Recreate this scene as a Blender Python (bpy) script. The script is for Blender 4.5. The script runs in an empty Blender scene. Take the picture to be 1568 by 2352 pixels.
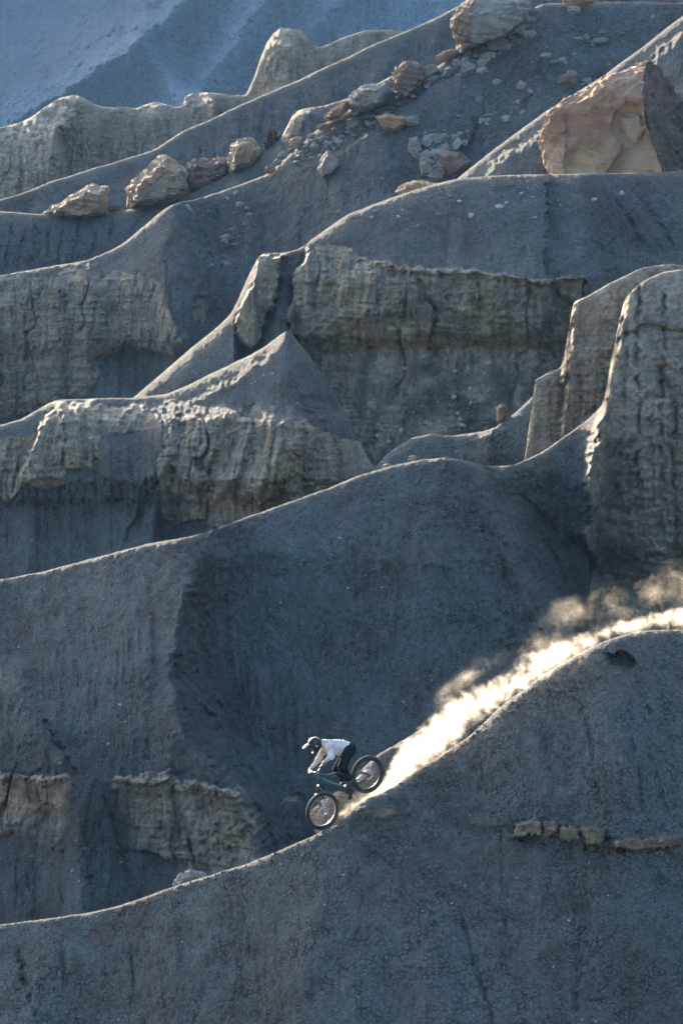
import bpy, bmesh, math, random
import numpy as np
from mathutils import Vector, Matrix, Quaternion

R = math.radians
scene = bpy.context.scene
col = scene.collection

# ------------------------------------------------------------------ camera
PITCH = R(6.0)
TH = 0.0685                       # tangent of the half width
cam_d = bpy.data.cameras.new("camera")
cam_d.sensor_fit = 'HORIZONTAL'; cam_d.sensor_width = 24; cam_d.lens = 12 / TH
cam_d.clip_start = 1; cam_d.clip_end = 5000
cam = bpy.data.objects.new("camera", cam_d); col.objects.link(cam)
cam.rotation_euler = (R(90) - PITCH, 0, 0)
scene.camera = cam

# ------------------------------------------------------------------ light
SUN_EL, SUN_AZ = R(11.2), R(19)     # azimuth: left of straight ahead
world = bpy.data.worlds.new("World"); scene.world = world; world.use_nodes = True
wn = world.node_tree.nodes; wn.clear()
sky = wn.new('ShaderNodeTexSky'); sky.sky_type = 'NISHITA'; sky.sun_disc = False
sky.sun_elevation = SUN_EL; sky.sun_rotation = -SUN_AZ
sky.air_density = 1.0; sky.dust_density = 8.0; sky.ozone_density = 2.8
bg = wn.new('ShaderNodeBackground'); bg.inputs['Strength'].default_value = 0.13
out = wn.new('ShaderNodeOutputWorld')
world.node_tree.links.new(sky.outputs[0], bg.inputs[0]); world.node_tree.links.new(bg.outputs[0], out.inputs[0])
sun_d = bpy.data.lights.new("sun", 'SUN'); sun_d.energy = 3.6; sun_d.angle = R(0.5); sun_d.color = (1.0, 0.85, 0.68)
sun = bpy.data.objects.new("sun", sun_d); col.objects.link(sun)
SUN = Vector((-math.sin(SUN_AZ) * math.cos(SUN_EL), math.cos(SUN_AZ) * math.cos(SUN_EL), math.sin(SUN_EL)))
sun.rotation_euler = SUN.to_track_quat('Z', 'Y').to_euler()
vs = scene.view_settings
vs.view_transform = 'Standard'; vs.look = 'None'; vs.gamma = 1; vs.use_curve_mapping = False
vs.exposure = 2.72
scene.cycles.volume_step_rate = 0.2
scene.cycles.volume_max_steps = 256
scene.cycles.volume_bounces = 2
scene.cycles.max_bounces = 6
scene.cycles.diffuse_bounces = 2
scene.cycles.use_adaptive_sampling = True
scene.cycles.adaptive_threshold = 0.03
scene.cycles.use_denoising = True

# ------------------------------------------------------------------ pixels <-> world (1568 x 2352 frame)
def rays(px, py):
    u = (np.asarray(px, float) - 784) / 784 * TH
    v = (1176 - np.asarray(py, float)) / 784 * TH
    cp, sp = math.cos(PITCH), math.sin(PITCH)
    y = cp + v * sp; z = -sp + v * cp
    return u / y, z / y
def P(px, py, D):
    a, e = rays(px, py)
    return Vector((float(a) * D, D, float(e) * D))

# ------------------------------------------------------------------ noise
class Noise:
    def __init__(self, seed):
        r = np.random.RandomState(seed)
        self.p = r.permutation(256); self.p = np.concatenate([self.p, self.p, self.p])
        a = r.rand(256) * 2 * np.pi
        self.gx, self.gy = np.cos(a), np.sin(a)
    def n(self, x, y):
        xi = np.floor(x); yi = np.floor(y)
        fx = x - xi; fy = y - yi
        xi = xi.astype(np.int64) & 255; yi = yi.astype(np.int64) & 255
        u = fx * fx * fx * (fx * (fx * 6 - 15) + 10); v = fy * fy * fy * (fy * (fy * 6 - 15) + 10)
        p = self.p
        h00 = p[p[xi] + yi]; h10 = p[p[xi + 1] + yi]; h01 = p[p[xi] + yi + 1]; h11 = p[p[xi + 1] + yi + 1]
        gx, gy = self.gx, self.gy
        a = gx[h00] * fx + gy[h00] * fy; b = gx[h10] * (fx - 1) + gy[h10] * fy
        c = gx[h01] * fx + gy[h01] * (fy - 1); d = gx[h11] * (fx - 1) + gy[h11] * (fy - 1)
        return ((a + (b - a) * u) * (1 - v) + (c + (d - c) * u) * v) * 1.5
    def fbm(self, x, y, oct=4, gain=0.5, ridged=False):
        s = 0; a = 1; t = 0
        for i in range(oct):
            k = self.n(x * 2 ** i + 17.3 * i, y * 2 ** i + 5.7 * i)
            if ridged: k = 1 - 2 * np.abs(k)
            s = s + a * k; t += a; a *= gain
        return s / t
def sstep(x):
    x = np.clip(x, 0, 1); return x * x * (3 - 2 * x)
def sdpoly(X, Y, poly):
    """signed distance, negative inside"""
    d = np.full(X.shape, 1e9); inside = np.zeros(X.shape, bool)
    n = len(poly)
    for i in range(n):
        (x0, y0), (x1, y1) = poly[i], poly[(i + 1) % n]
        dx, dy = x1 - x0, y1 - y0
        t = np.clip(((X - x0) * dx + (Y - y0) * dy) / (dx * dx + dy * dy + 1e-9), 0, 1)
        d = np.minimum(d, (X - x0 - t * dx) ** 2 + (Y - y0 - t * dy) ** 2)
        c = ((y0 > Y) != (y1 > Y)) & (X < dx * (Y - y0) / (dy if dy else 1e-9) + x0)
        inside ^= c
    d = np.sqrt(d); return np.where(inside, -d, d)
def curve(pts, x, sm=0):
    pts = sorted(pts); xs = [p[0] for p in pts]; ys = [p[1] for p in pts]
    if sm:
        g = np.arange(-1400, 3000, 4.0); f = np.interp(g, xs, ys)
        # straight on beyond the ends
        f = np.where(g < xs[0], ys[0] + (g - xs[0]) * (ys[1] - ys[0]) / (xs[1] - xs[0]) * .5, f)
        k = np.exp(-0.5 * (np.arange(-40, 41) * 4 / sm) ** 2); k /= k.sum()
        f = np.convolve(np.pad(f, 40, 'edge'), k, 'valid')
        return np.interp(x, g, f)
    return np.interp(x, xs, ys)

# ------------------------------------------------------------------ materials
def new_mat(name):
    m = bpy.data.materials.new(name); m.use_nodes = True
    nt = m.node_tree; nt.nodes.clear()
    return m, nt
class NT:
    """terse node helper"""
    def __init__(self, nt): self.nt = nt
    def node(self, t, **kw):
        n = self.nt.nodes.new(t)
        for k, v in kw.items():
            if k.startswith('i_'):
                n.inputs[k[2:].replace('_', ' ')].default_value = v
            else: setattr(n, k, v)
        return n
    def link(self, a, b): self.nt.links.new(a, b)
    def math(self, op, a, b=None, c=None, clamp=False):
        n = self.nt.nodes.new('ShaderNodeMath'); n.operation = op; n.use_clamp = clamp
        for i, v in enumerate((a, b, c)):
            if v is None: continue
            if isinstance(v, (int, float)): n.inputs[i].default_value = v
            else: self.link(v, n.inputs[i])
        return n.outputs[0]
    def map(self, v, a, b, c=0.0, d=1.0):
        n = self.nt.nodes.new('ShaderNodeMapRange')
        self.link(v, n.inputs[0])
        for i, x in enumerate((a, b, c, d)): n.inputs[i + 1].default_value = x
        return n.outputs[0]
    def mix(self, f, a, b):
        n = self.nt.nodes.new('ShaderNodeMix'); n.data_type = 'RGBA'
        for s, v in ((n.inputs[0], f), (n.inputs[6], a), (n.inputs[7], b)):
            if isinstance(v, (int, float)): s.default_value = v
            elif isinstance(v, tuple): s.default_value = (*v, 1)
            else: self.link(v, s)
        return n.outputs[2]
    def scale(self, vec, s):
        n = self.nt.nodes.new('ShaderNodeMapping'); n.inputs['Scale'].default_value = s
        self.link(vec, n.inputs[0]); return n.outputs[0]
    def noise(self, vec, scale, detail=4, rough=.55, dist=0.0):
        n = self.nt.nodes.new('ShaderNodeTexNoise')
        n.inputs['Scale'].default_value = scale; n.inputs['Detail'].default_value = detail
        n.inputs['Roughness'].default_value = rough; n.inputs['Distortion'].default_value = dist
        self.link(vec, n.inputs['Vector']); return n.outputs['Fac']
    def voro(self, vec, scale, feat='DISTANCE_TO_EDGE', rnd=1.0):
        n = self.nt.nodes.new('ShaderNodeTexVoronoi'); n.feature = feat
        n.inputs['Scale'].default_value = scale; n.inputs['Randomness'].default_value = rnd
        self.link(vec, n.inputs['Vector']); return n
    def surface(self, color, rough, height=None, dist=.02, spec=.15):
        b = self.nt.nodes.new('ShaderNodeBsdfPrincipled')
        if isinstance(color, tuple): b.inputs['Base Color'].default_value = (*color, 1)
        else: self.link(color, b.inputs['Base Color'])
        if isinstance(rough, float): b.inputs['Roughness'].default_value = rough
        else: self.link(rough, b.inputs['Roughness'])
        b.inputs['Specular IOR Level'].default_value = spec
        if height is not None:
            bp = self.nt.nodes.new('ShaderNodeBump'); bp.inputs['Distance'].default_value = dist
            self.link(height, bp.inputs['Height']); self.link(bp.outputs[0], b.inputs['Normal'])
        o = self.nt.nodes.new('ShaderNodeOutputMaterial'); self.link(b.outputs[0], o.inputs[0])
        return b

def terrain_mat(name, cell, bump, clay_a, clay_b, rock_a, rock_b, speck=.5):
    """cracked clay where 'rock' is 0, bedded sandstone where it is 1; cell = crack spacing in metres"""
    m, nt = new_mat(name); k = NT(nt)
    co = k.node('ShaderNodeTexCoord').outputs['Object']
    at = k.node('ShaderNodeAttribute', attribute_name='rock').outputs['Fac']
    # clay
    warp = k.node('ShaderNodeTexNoise'); warp.inputs['Scale'].default_value = .8 / cell; warp.inputs['Detail'].default_value = 2
    k.link(co, warp.inputs['Vector'])
    vm = k.node('ShaderNodeVectorMath', operation='MULTIPLY_ADD'); k.link(warp.outputs['Color'], vm.inputs[0])
    vm.inputs[1].default_value = (cell * .9,) * 3; k.link(co, vm.inputs[2])
    cv = vm.outputs[0]
    v1 = k.voro(cv, 1 / cell).outputs['Distance']
    v2 = k.voro(cv, 2.3 / cell).outputs['Distance']
    crack = k.map(k.math('ADD', v1, k.math('MULTIPLY', k.math('SUBTRACT', k.noise(co, .5 / cell, 2), .45), .35)), 0.0, .12); crack2 = k.map(v2, 0.0, .16)
    pm = k.map(k.noise(co, .9, 4, .6), .40, .58, .5, 1.0)
    crack = k.math('SUBTRACT', 1.0, k.math('MULTIPLY', k.math('SUBTRACT', 1.0, crack), pm))
    big = k.noise(co, .35, 5, .6)
    streak = k.noise(k.scale(co, (2.6, 2.6, .30)), 1.0, 5, .68, .6)
    fine = k.noise(co, 1.6 / cell, 3, .7)
    f = k.map(k.math('ADD', k.math('MULTIPLY', big, .6), k.math('MULTIPLY', streak, .6)), .46, .68)
    clay = k.mix(f, clay_a, clay_b)
    clay = k.mix(k.map(k.noise(k.scale(co, (1, 1, .45)), .55, 5, .65, .8), .52, .68, 0, .6), clay, tuple(c * q for c, q in zip(clay_a, (.80, .74, .74))))
    dk = k.math('MULTIPLY', k.math('ADD', k.math('MULTIPLY', crack, .58), .42), k.map(fine, .25, .75, .60, 1.38))
    cm = k.node('ShaderNodeVectorMath', operation='SCALE'); k.link(clay, cm.inputs[0]); k.link(dk, cm.inputs['Scale'])
    # small pale stones lying on the clay
    sv = k.voro(co, .42 / cell, 'F1')
    sp = k.math('LESS_THAN', sv.outputs['Distance'], k.math('MULTIPLY', k.math('GREATER_THAN', sv.outputs['Color'], 1 - .16 * speck), .17))
    patch = k.math('GREATER_THAN', k.noise(co, .5, 3), .53)
    sp = k.math('MULTIPLY', sp, patch)
    clayc = k.mix(k.math('MULTIPLY', sp, .55), cm.outputs[0], (.50, .49, .45))
    clayh = k.math('ADD', k.math('ADD', k.math('MULTIPLY', crack, .8), k.math('MULTIPLY', crack2, .3)), k.math('MULTIPLY', fine, .9))
    clayh = k.math('ADD', clayh, k.math('MULTIPLY', sp, .9))
    clayh = k.math('ADD', clayh, k.math('MULTIPLY', k.noise(k.scale(co, (5, 5, .5)), 1.0, 5, .7, .5), 2.2))
    # rock
    bedn = k.noise(k.scale(co, (.9, .9, 6.0)), .8, 6, .7, .3)
    blot = k.noise(co, 1.1, 6, .65)
    vert = k.noise(k.scale(co, (2.2, 2.2, .25)), .9, 5, .65)
    pit = k.noise(co, 7.0, 4, .7)
    rf = k.map(k.math('ADD', k.math('MULTIPLY', bedn, .5), k.math('MULTIPLY', blot, .5)), .38, .62)
    rc = k.mix(rf, rock_a, rock_b)
    rc = k.mix(k.map(vert, .48, .66, 0, .85), rc, clay_a)
    rs = k.node('ShaderNodeVectorMath', operation='SCALE'); k.link(rc, rs.inputs[0]); k.link(k.map(pit, .28, .72, .62, 1.36), rs.inputs['Scale'])
    rockh = k.math('ADD', k.math('MULTIPLY', bedn, 1.6), k.math('ADD', k.math('MULTIPLY', pit, 1.9), k.math('MULTIPLY', blot, 1.4)))
    edge = k.map(k.math('ADD', at, k.math('MULTIPLY', k.math('SUBTRACT', blot, .5), 1.5)), .34, .74)
    c = k.mix(edge, clayc, rs.outputs[0])
    hm = k.node('ShaderNodeMix'); k.link(edge, hm.inputs[0]); k.link(clayh, hm.inputs[2]); k.link(rockh, hm.inputs[3])
    k.surface(c, .95, hm.outputs[0], bump)
    return m

CLAY_A, CLAY_B = (.152, .133, .120), (.202, .228, .216)
ROCK_A, ROCK_B = (.27, .225, .155), (.46, .385, .28)
def tm(name, cell, bump, speck=.5, **kw):
    a = dict(clay_a=CLAY_A, clay_b=CLAY_B, rock_a=ROCK_A, rock_b=ROCK_B); a.update(kw)
    return terrain_mat(name, cell, bump, a['clay_a'], a['clay_b'], a['rock_a'], a['rock_b'], speck)

# ------------------------------------------------------------------ terrain layers
LAYERS = {}
def layer(key, name, crest, depth, bottom, alpha=38, r=.5, sm=10, feats=(), mat=None, seed=1, rill=.06,
          xr=(-260, 1828), step=2.4, jitter=1.2, noise_amp=.10, back=None, rock0=0.0, fs=1.0, rim=.46, soft=1.2, flute=.25, base_drop=6):
    """one ridge: a front face whose image-space crest and slope are known, plus a back that falls away.
    Depth is integrated down every column from the slope angle; relief moves the face towards the viewer."""
    N = Noise(seed)
    xs = [-800, -600, -450, -340]; x = xr[0]
    cols = [c for c in xs if c < xr[0] - 40 and xr[0] <= -250]
    while x < xr[1]:
        cols.append(x); x += step if -30 < x < 1598 else step * 4
    if xr[1] >= 1800: cols += [1900, 2000, 2150, 2400]
    cols = np.array(cols, float)
    cy = curve(crest, cols, sm) + jitter * (N.fbm(cols / 60, cols * 0 + 3, 5, .6) * 1.6 + np.abs(N.n(cols / 7, cols * 0 + 9)) * 1.3 * sstep(N.n(cols / 70, cols * 0 + 2) * 3 + .6))
    by = np.maximum(curve(bottom, cols) if not isinstance(bottom, (int, float)) else np.full(cols.shape, float(bottom)), cy + 60)
    h = by - cy
    nr = int(max(h.max() / step, 20))
    t = np.linspace(0, 1, nr) ** 1.0
    lead = np.array([0, .02, .06, .13, .24, .4, .6, .8])   # denser rows at the crest
    first = t[1]
    t = np.concatenate([lead * first, t[1:]])
    PX = np.repeat(cols[None, :], len(t), 0)
    PY = cy[None, :] + t[:, None] * h[None, :]
    A, E = rays(PX, PY)
    Dc = curve(depth, cols, 60) if len(depth) > 1 else np.full(cols.shape, float(depth[0][1]))
    mpp = Dc.mean() * TH / 784                             # metres per pixel
    # warped pixel coordinates for the masks
    wx = PX + N.fbm(PX / 70, PY / 70, 4, .6) * 20 + N.n(PX / 11, PY / 11) * 4
    wy = PY + N.fbm(PX / 60 + 40, PY / 60, 4, .6) * 20 + N.n(PX / 11 + 9, PY / 11) * 4
    al = np.full(PX.shape, float(alpha)); rock = np.full(PX.shape, float(rock0)); Rl = np.zeros(PX.shape)
    for f in feats:
        k = f[0]
        if k == 'cliff':                                   # polygon, angle, softness, rock
            w = sstep(.5 - sdpoly(wx, wy, f[1]) / f[3]); al += (f[2] - al) * w
            rock = np.maximum(rock, w * f[4])
        elif k == 'block':                                 # polygon, height, softness, rock
            w = sstep(.5 - sdpoly(wx, wy, f[1]) / f[3]); Rl += f[2] * w
            rock = np.maximum(rock, w * f[4])
        elif k == 'rock':
            w = sstep(.5 - sdpoly(wx, wy, f[1]) / f[2]); rock = rock + (f[3] - rock) * w
        elif k == 'spur':                                  # [(x, y, h)], width left, width right
            pts = sorted(f[1], key=lambda p: p[1]); ys = [p[1] for p in pts]
            X0 = np.interp(wy, ys, [p[0] for p in pts]); H = np.interp(wy, ys, [p[2] for p in pts])
            # smooth in y
            u = wx - X0; cc = f[4] if len(f) > 4 else 14
            uu = np.sqrt(u * u + cc * cc) - cc
            fall = np.exp(-np.where(u < 0, uu / f[2], uu / f[3]))
            if len(f) > 5: fall = np.where(u > 0, 1 - sstep(u / f[3]) ** .8, fall)
            Rl += H * fall
        elif k == 'groove':                                # [(x, y)], depth, width
            pts = sorted(f[1], key=lambda p: p[1]); ys = [p[1] for p in pts]
            u = PX + N.n(PX / 30, PY / 16) * 7 + N.n(PX / 9, PY / 6) * 2 - np.interp(PY, ys, [p[0] for p in pts])
            fade = sstep((PY - ys[0]) / 25) * sstep((ys[-1] - PY) / 40) * (.6 + .6 * N.n(PX / 40, PY / 25))
            Rl -= f[2] * np.exp(-(u / f[3]) ** 2) * fade
        elif k == 'stepx':                                 # [(x, y, h)], width: right side nearer by h
            pts = sorted(f[1], key=lambda p: p[1]); ys = [p[1] for p in pts]
            X0 = np.interp(wy, ys, [p[0] for p in pts]); H = np.interp(wy, ys, [p[2] for p in pts])
            ln = f[3] if len(f) > 3 else 1e9               # decays over this many pixels
            u = wx - X0
            Rl += H * sstep(u / f[2] + .5) * np.exp(-np.maximum(u, 0) / ln)
        elif k == 'stepy':                                 # lower side nearer by h
            pts = sorted(f[1]); X = [p[0] for p in pts]
            Y0 = np.interp(wx, X, [p[1] for p in pts]); H = np.interp(wx, X, [p[2] for p in pts])
            ln = f[3] if len(f) > 3 else 1e9
            v = wy - Y0
            Rl += H * sstep(v / f[2] + .5) * np.exp(-np.maximum(v, 0) / ln)
    al = np.clip(al + 4 * N.fbm(PX / 160, PY / 160, 3), 15, 88)
    ta = np.tan(np.radians(al))
    dE = np.diff(E, axis=0); mid = .5 * (ta[1:] + ta[:-1]) - .5 * (E[1:] + E[:-1])
    ln = np.zeros(PX.shape); ln[1:] = np.cumsum(dE / np.maximum(mid, .08), axis=0)
    D = Dc[None, :] * np.exp(ln)
    # distance to the crest in metres, for the rounded edge
    gx = np.arange(cols[0], cols[-1], 14.0); gy = np.interp(gx, cols, cy)
    s2 = np.full(PX.shape, 1e9)
    win = 90
    for i in range(len(gx) - 1):
        j0 = np.searchsorted(cols, gx[i] - win); j1 = np.searchsorted(cols, gx[i + 1] + win)
        X = PX[:, j0:j1]; Y = PY[:, j0:j1]
        dx, dy = gx[i + 1] - gx[i], gy[i + 1] - gy[i]
        tt = np.clip(((X - gx[i]) * dx + (Y - gy[i]) * dy) / (dx * dx + dy * dy), 0, 1)
        s2[:, j0:j1] = np.minimum(s2[:, j0:j1], (X - gx[i] - tt * dx) ** 2 + (Y - gy[i] - tt * dy) ** 2)
    s = np.minimum(np.sqrt(s2), PY - cy[None, :]) * mpp
    rr = (curve(r, cols, 30) if isinstance(r, (list, tuple)) else np.full(cols.shape, float(r))) * (1 + .45 * N.fbm(cols / 90, cols * 0 + 8, 3))
    rr = np.maximum(rr * rim, .06)[None, :]
    q = np.clip(s / rr, 0, 1)
    edge = -rr * (1 - np.sqrt(1 - (1 - q) ** 2))           # set back at the very crest
    ramp = sstep(s / (soft + rr))
    X = A * D * fs; Z = E * D * fs
    clay = 1 - rock
    g = N.fbm(X * .9 + N.n(X * .3, Z * .3) * .8, Z * .16, 4, .55)
    g2 = N.fbm(X * 3.2 + N.n(X * .9, Z * .9) * .5 + Z * .15, Z * .5, 3, .5, True)
    rel = noise_amp * 2.2 * N.fbm(X * .45, Z * .45, 3) + rill * g * 2.6 * clay + rill * .8 * g2 * clay * ramp + rill * .35 * N.fbm(X * 7 + Z, Z * 1.2, 2, .5) * clay
    rel += noise_amp * .22 * N.fbm(X * 4, Z * 4, 4, .6) * clay
    # rock relief: vertical flutes, beds that stick out, broken blocks
    fl = N.fbm(X * 1.1 + N.n(X * .5, Z * .5) * .5, Z * .12 + 7, 4, .55, True)
    bz = Z + .25 * N.n(X * .35, Z * .3)
    bed = N.fbm(bz * 2.6, X * .16 + 3, 4, .65)
    bed = np.tanh(bed * 4) * .5 + bed * .6
    blk = N.fbm(X * 2.0, Z * 2.4, 5, .62)
    cl = N.n(X * .55 + 3 + .35 * N.n(X * 1.3, Z * .9), Z * .07 + 2)          # clefts running down the face
    cleft = -np.exp(-(cl / .045) ** 2) * sstep(N.n(X * .3 + 9, Z * .25) * 2 + .6)
    vf = N.fbm(X * 1.5 + .5 * N.n(X * .6, Z * .5), Z * .10 + 7, 5, .6)          # vertical ribs
    ribs = np.tanh(vf * 5) * .55 + vf * .8
    joint = -np.exp(-(N.n(X * 2.1 + 5 + .25 * N.n(X * 2, Z * 1.5), Z * .16) / .05) ** 2)
    rel += rock * (flute * .75 * ribs + .42 * cleft + .13 * joint * sstep(N.n(X * .8, Z * .5) * 2 + .5) + .05 * bed * (.5 + N.fbm(X * .6, Z * .6, 2)) + .07 * np.tanh(blk * 4)
                   + .075 * N.fbm(X * 5, Z * 6.5, 5, .72) + .04 * np.tanh(6 * N.fbm(X * 3.1, Z * 3.7, 3, .6)) + .025 * np.tanh(5 * N.n(X * .5 + 4, bz * 9)))
    D = D - (Rl + rel * (.12 + .88 * ramp)) - edge
    # tiny roughness right at the crest
    D = D + .03 * N.n(X * 9 / fs, Z * 9 / fs) * sstep(s / .1)
    X = A * D; Z = E * D
    # back side: rows behind the crest
    nb = 14
    kk = np.array([.15, .4, .8, 1.4, 2.2, 3.2, 4.6, 6.5, 9, 12, 16, 21, 27, 34][:nb]) * (1 if back is None else back)
    r0 = rr[0]
    bx = []; bD = []; bz_ = []
    for q_ in kk:
        dD = q_
        ang = math.tan(R(38))
        drop = np.where(dD < r0 * ang, dD ** 2 / (2 * r0), dD * ang - r0 * ang * ang / 2)
        bD.append(D[0] + dD); bz_.append(Z[0] + E[0] * dD - drop); bx.append(X[0] * (1 + dD / D[0]))
    X = np.concatenate([np.array(bx[::-1]), X]); Y = np.concatenate([np.array(bD[::-1]), D]); Z = np.concatenate([np.array(bz_[::-1]), Z])
    RK = np.concatenate([np.repeat(rock[:1], nb, 0), rock])
    # skirt: run on down below what this lens sees
    m_ = 6
    for i in range(1, m_ + 1):
        X = np.concatenate([X, X[-1:]]); Y = np.concatenate([Y, Y[-1:] - base_drop * .8]); Z = np.concatenate([Z, Z[-1:] - base_drop * .6])
        RK = np.concatenate([RK, RK[-1:]])
    nrow, ncol = X.shape
    co = np.stack([X, Y, Z], -1).reshape(-1, 3).astype(np.float32)
    i = np.arange(nrow * ncol).reshape(nrow, ncol)
    fc = np.stack([i[1:, :-1], i[1:, 1:], i[:-1, 1:], i[:-1, :-1]], -1).reshape(-1, 4)
    me = bpy.data.meshes.new(name); me.vertices.add(len(co)); me.vertices.foreach_set('co', co.ravel())
    me.loops.add(fc.size); me.loops.foreach_set('vertex_index', fc.ravel().astype(np.int32))
    me.polygons.add(len(fc)); me.polygons.foreach_set('loop_start', np.arange(0, fc.size, 4, dtype=np.int32))
    me.update(calc_edges=True)
    me.polygons.foreach_set('use_smooth', np.ones(len(fc), bool))
    a = me.attributes.new('rock', 'FLOAT', 'POINT'); a.data.foreach_set('value', RK.ravel().astype(np.float32))
    me.materials.append(mat)
    o = bpy.data.objects.new(name, me); col.objects.link(o); o['kind'] = 'structure'
    LAYERS[key] = (cols, cy, h, t, D)
    return o
def surf(key, px, py):
    """depth of a ridge's face at a pixel"""
    cols, cy, h, t, D = LAYERS[key]
    j = int(np.clip(np.searchsorted(cols, px), 0, len(cols) - 1))
    tt = (py - cy[j]) / h[j]
    return float(np.interp(tt, t, D[:, j]))

# __TERRAIN__
M0 = tm('near_clay', .115, .11, .5, rock_a=(.22, .17, .11), rock_b=(.36, .28, .185))
M1 = tm('mid_clay', .08, .075, .5, rock_a=(.25, .20, .145), rock_b=(.43, .36, .27))
M2 = tm('upper_clay', .09, .09, .7)
M4 = tm('far_clay', .12, .12, 1.2)
M7 = tm('hazed_mountain_clay', .9, .35, .3, clay_a=(.09, .145, .20), clay_b=(.17, .245, .32), rock_a=(.085, .09, .115), rock_b=(.16, .165, .20))  # blue of the distant haze is put into these colours

# nearest ridge, the rider's
layer('0', 'hill', [(-260, 2160), (0, 2124), (130, 2108), (200, 2098), (270, 2082), (330, 2062), (400, 2036), (480, 2012), (560, 1987),
    (640, 1955), (720, 1920), (780, 1888), (800, 1866), (815, 1850), (850, 1831), (880, 1820), (910, 1804), (960, 1768), (1010, 1735), (1080, 1690), (1150, 1622), (1230, 1562),
    (1290, 1522), (1380, 1474), (1460, 1450), (1520, 1446), (1568, 1447), (1828, 1500)],
    [(0, 103), (740, 99.5), (850, 100), (1300, 101.5), (1568, 102)], [(0, 2420), (1568, 2420)], alpha=44, r=[(0, .25), (700, .3), (1000, .6), (1568, .8)],
    sm=12, mat=M0, seed=11, rill=.07, noise_amp=.09, base_drop=5, feats=[
    ('spur', [(1380, 1450, .8), (1400, 1560, 1.1), (1450, 1750, 1.2), (1480, 1900, 1.0), (1500, 2300, .6)], 420, 150, 40),
    ('spur', [(870, 1850, .3), (900, 1950, .4), (960, 2150, .5), (1030, 2350, .5)], 260, 160, 40),
    ('spur', [(120, 2130, .3), (100, 2230, .5), (60, 2352, .8)], 260, 60, 30),
    ('rock', [(1060, 1868), (1120, 1868), (1180, 1878), (1400, 1902), (1568, 1915), (1828, 1930), (1828, 1960), (1568, 1952), (1400, 1948), (1180, 1925), (1060, 1900)], 22, .42),
    ('stepy', [(840, 1860, 0), (870, 1860, .12), (1050, 1858, .14), (1180, 1884, .16), (1400, 1908, .16), (1568, 1920, .16), (1828, 1930, .16)], 6, 26),
    ('block', [(1180, 1885), (1235, 1880), (1243, 1915), (1212, 1924), (1180, 1918)], .5, 4, 1),
    ('block', [(1243, 1895), (1272, 1898), (1275, 1920), (1245, 1922)], .25, 4, 1),
    ('block', [(1284, 1905), (1325, 1900), (1330, 1930), (1310, 1938), (1286, 1932)], .4, 4, 1),
    ('block', [(1332, 1898), (1378, 1905), (1384, 1930), (1376, 1945), (1345, 1938)], .4, 4, 1),
    ('block', [(1412, 1925), (1560, 1920), (1566, 1938), (1500, 1950), (1440, 1945), (1412, 1938)], .4, 4, 1),
    ('block', [(1418, 1940), (1445, 1944), (1440, 1956), (1420, 1952)], -.3, 6, .7),
    ('block', [(1188, 1924), (1225, 1926), (1215, 1940), (1195, 1938)], -.25, 6, .7),
    ('block', [(1335, 1938), (1375, 1946), (1370, 1958), (1340, 1954)], -.25, 6, .7),
    ('block', [(1085, 1880), (1150, 1870), (1165, 1885), (1140, 1905), (1090, 1902)], .10, 12, .6),
    ('block', [(830, 1860), (915, 1855), (925, 1870), (880, 1884), (840, 1878)], .08, 16, .5),
    ('block', [(960, 1865), (1045, 1850), (1050, 1875), (980, 1888)], .06, 16, .5),
    ('groove', [(1059, 2090), (1080, 2180), (1105, 2260), (1150, 2400)], .16, 4), ('groove', [(300, 2160), (310, 2260), (290, 2400)], .12, 5),
    ('groove', [(560, 2080), (575, 2200), (560, 2400)], .1, 5), ('groove', [(1480, 1700), (1510, 1800), (1540, 1900)], .14, 5), ('groove', [(1440, 1650), (1465, 1780), (1480, 1880)], .14, 5),
    ('groove', [(1150, 1900), (1155, 2000), (1160, 2100), (1150, 2250)], .12, 5), ('groove', [(820, 1960), (830, 2060), (825, 2200)], .1, 5), ('groove', [(1300, 2000), (1330, 2150), (1320, 2352)], .12, 6),
    ('groove', [(40, 2170), (60, 2260), (90, 2352)], .25, 7), ('groove', [(140, 2150), (150, 2240), (140, 2352)], .14, 5), ('groove', [(1240, 1650), (1262, 1760), (1275, 1870)], .12, 6),
    ('groove', [(1330, 1600), (1360, 1720), (1375, 1880)], .12, 6), ('groove', [(1100, 1720), (1110, 1800), (1108, 1880)], .12, 6),
    ('block', [(1395, 1505), (1440, 1500), (1462, 1530), (1450, 1542), (1405, 1530)], -.5, 14, .3),
    ('stepy', [(900, 1995, 0), (1300, 1960, .1), (1380, 1990, .12), (1410, 2010, 0)], 6, 30),
    ])

# a rib of the same ridge standing just behind the rider
layer('0b', 'hill', [(740, 1990), (770, 1900), (786, 1855), (800, 1812), (830, 1768), (866, 1735), (910, 1708), (960, 1680), (1020, 1650), (1100, 1605), (1200, 1560), (1300, 1540)],
    [(740, 102.8), (1300, 103)], [(740, 2050), (1300, 1700)], alpha=42, r=.35, sm=4, mat=M0, seed=13, rock0=.5, xr=(750, 1290), noise_amp=.25, back=.4, jitter=3)

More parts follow.
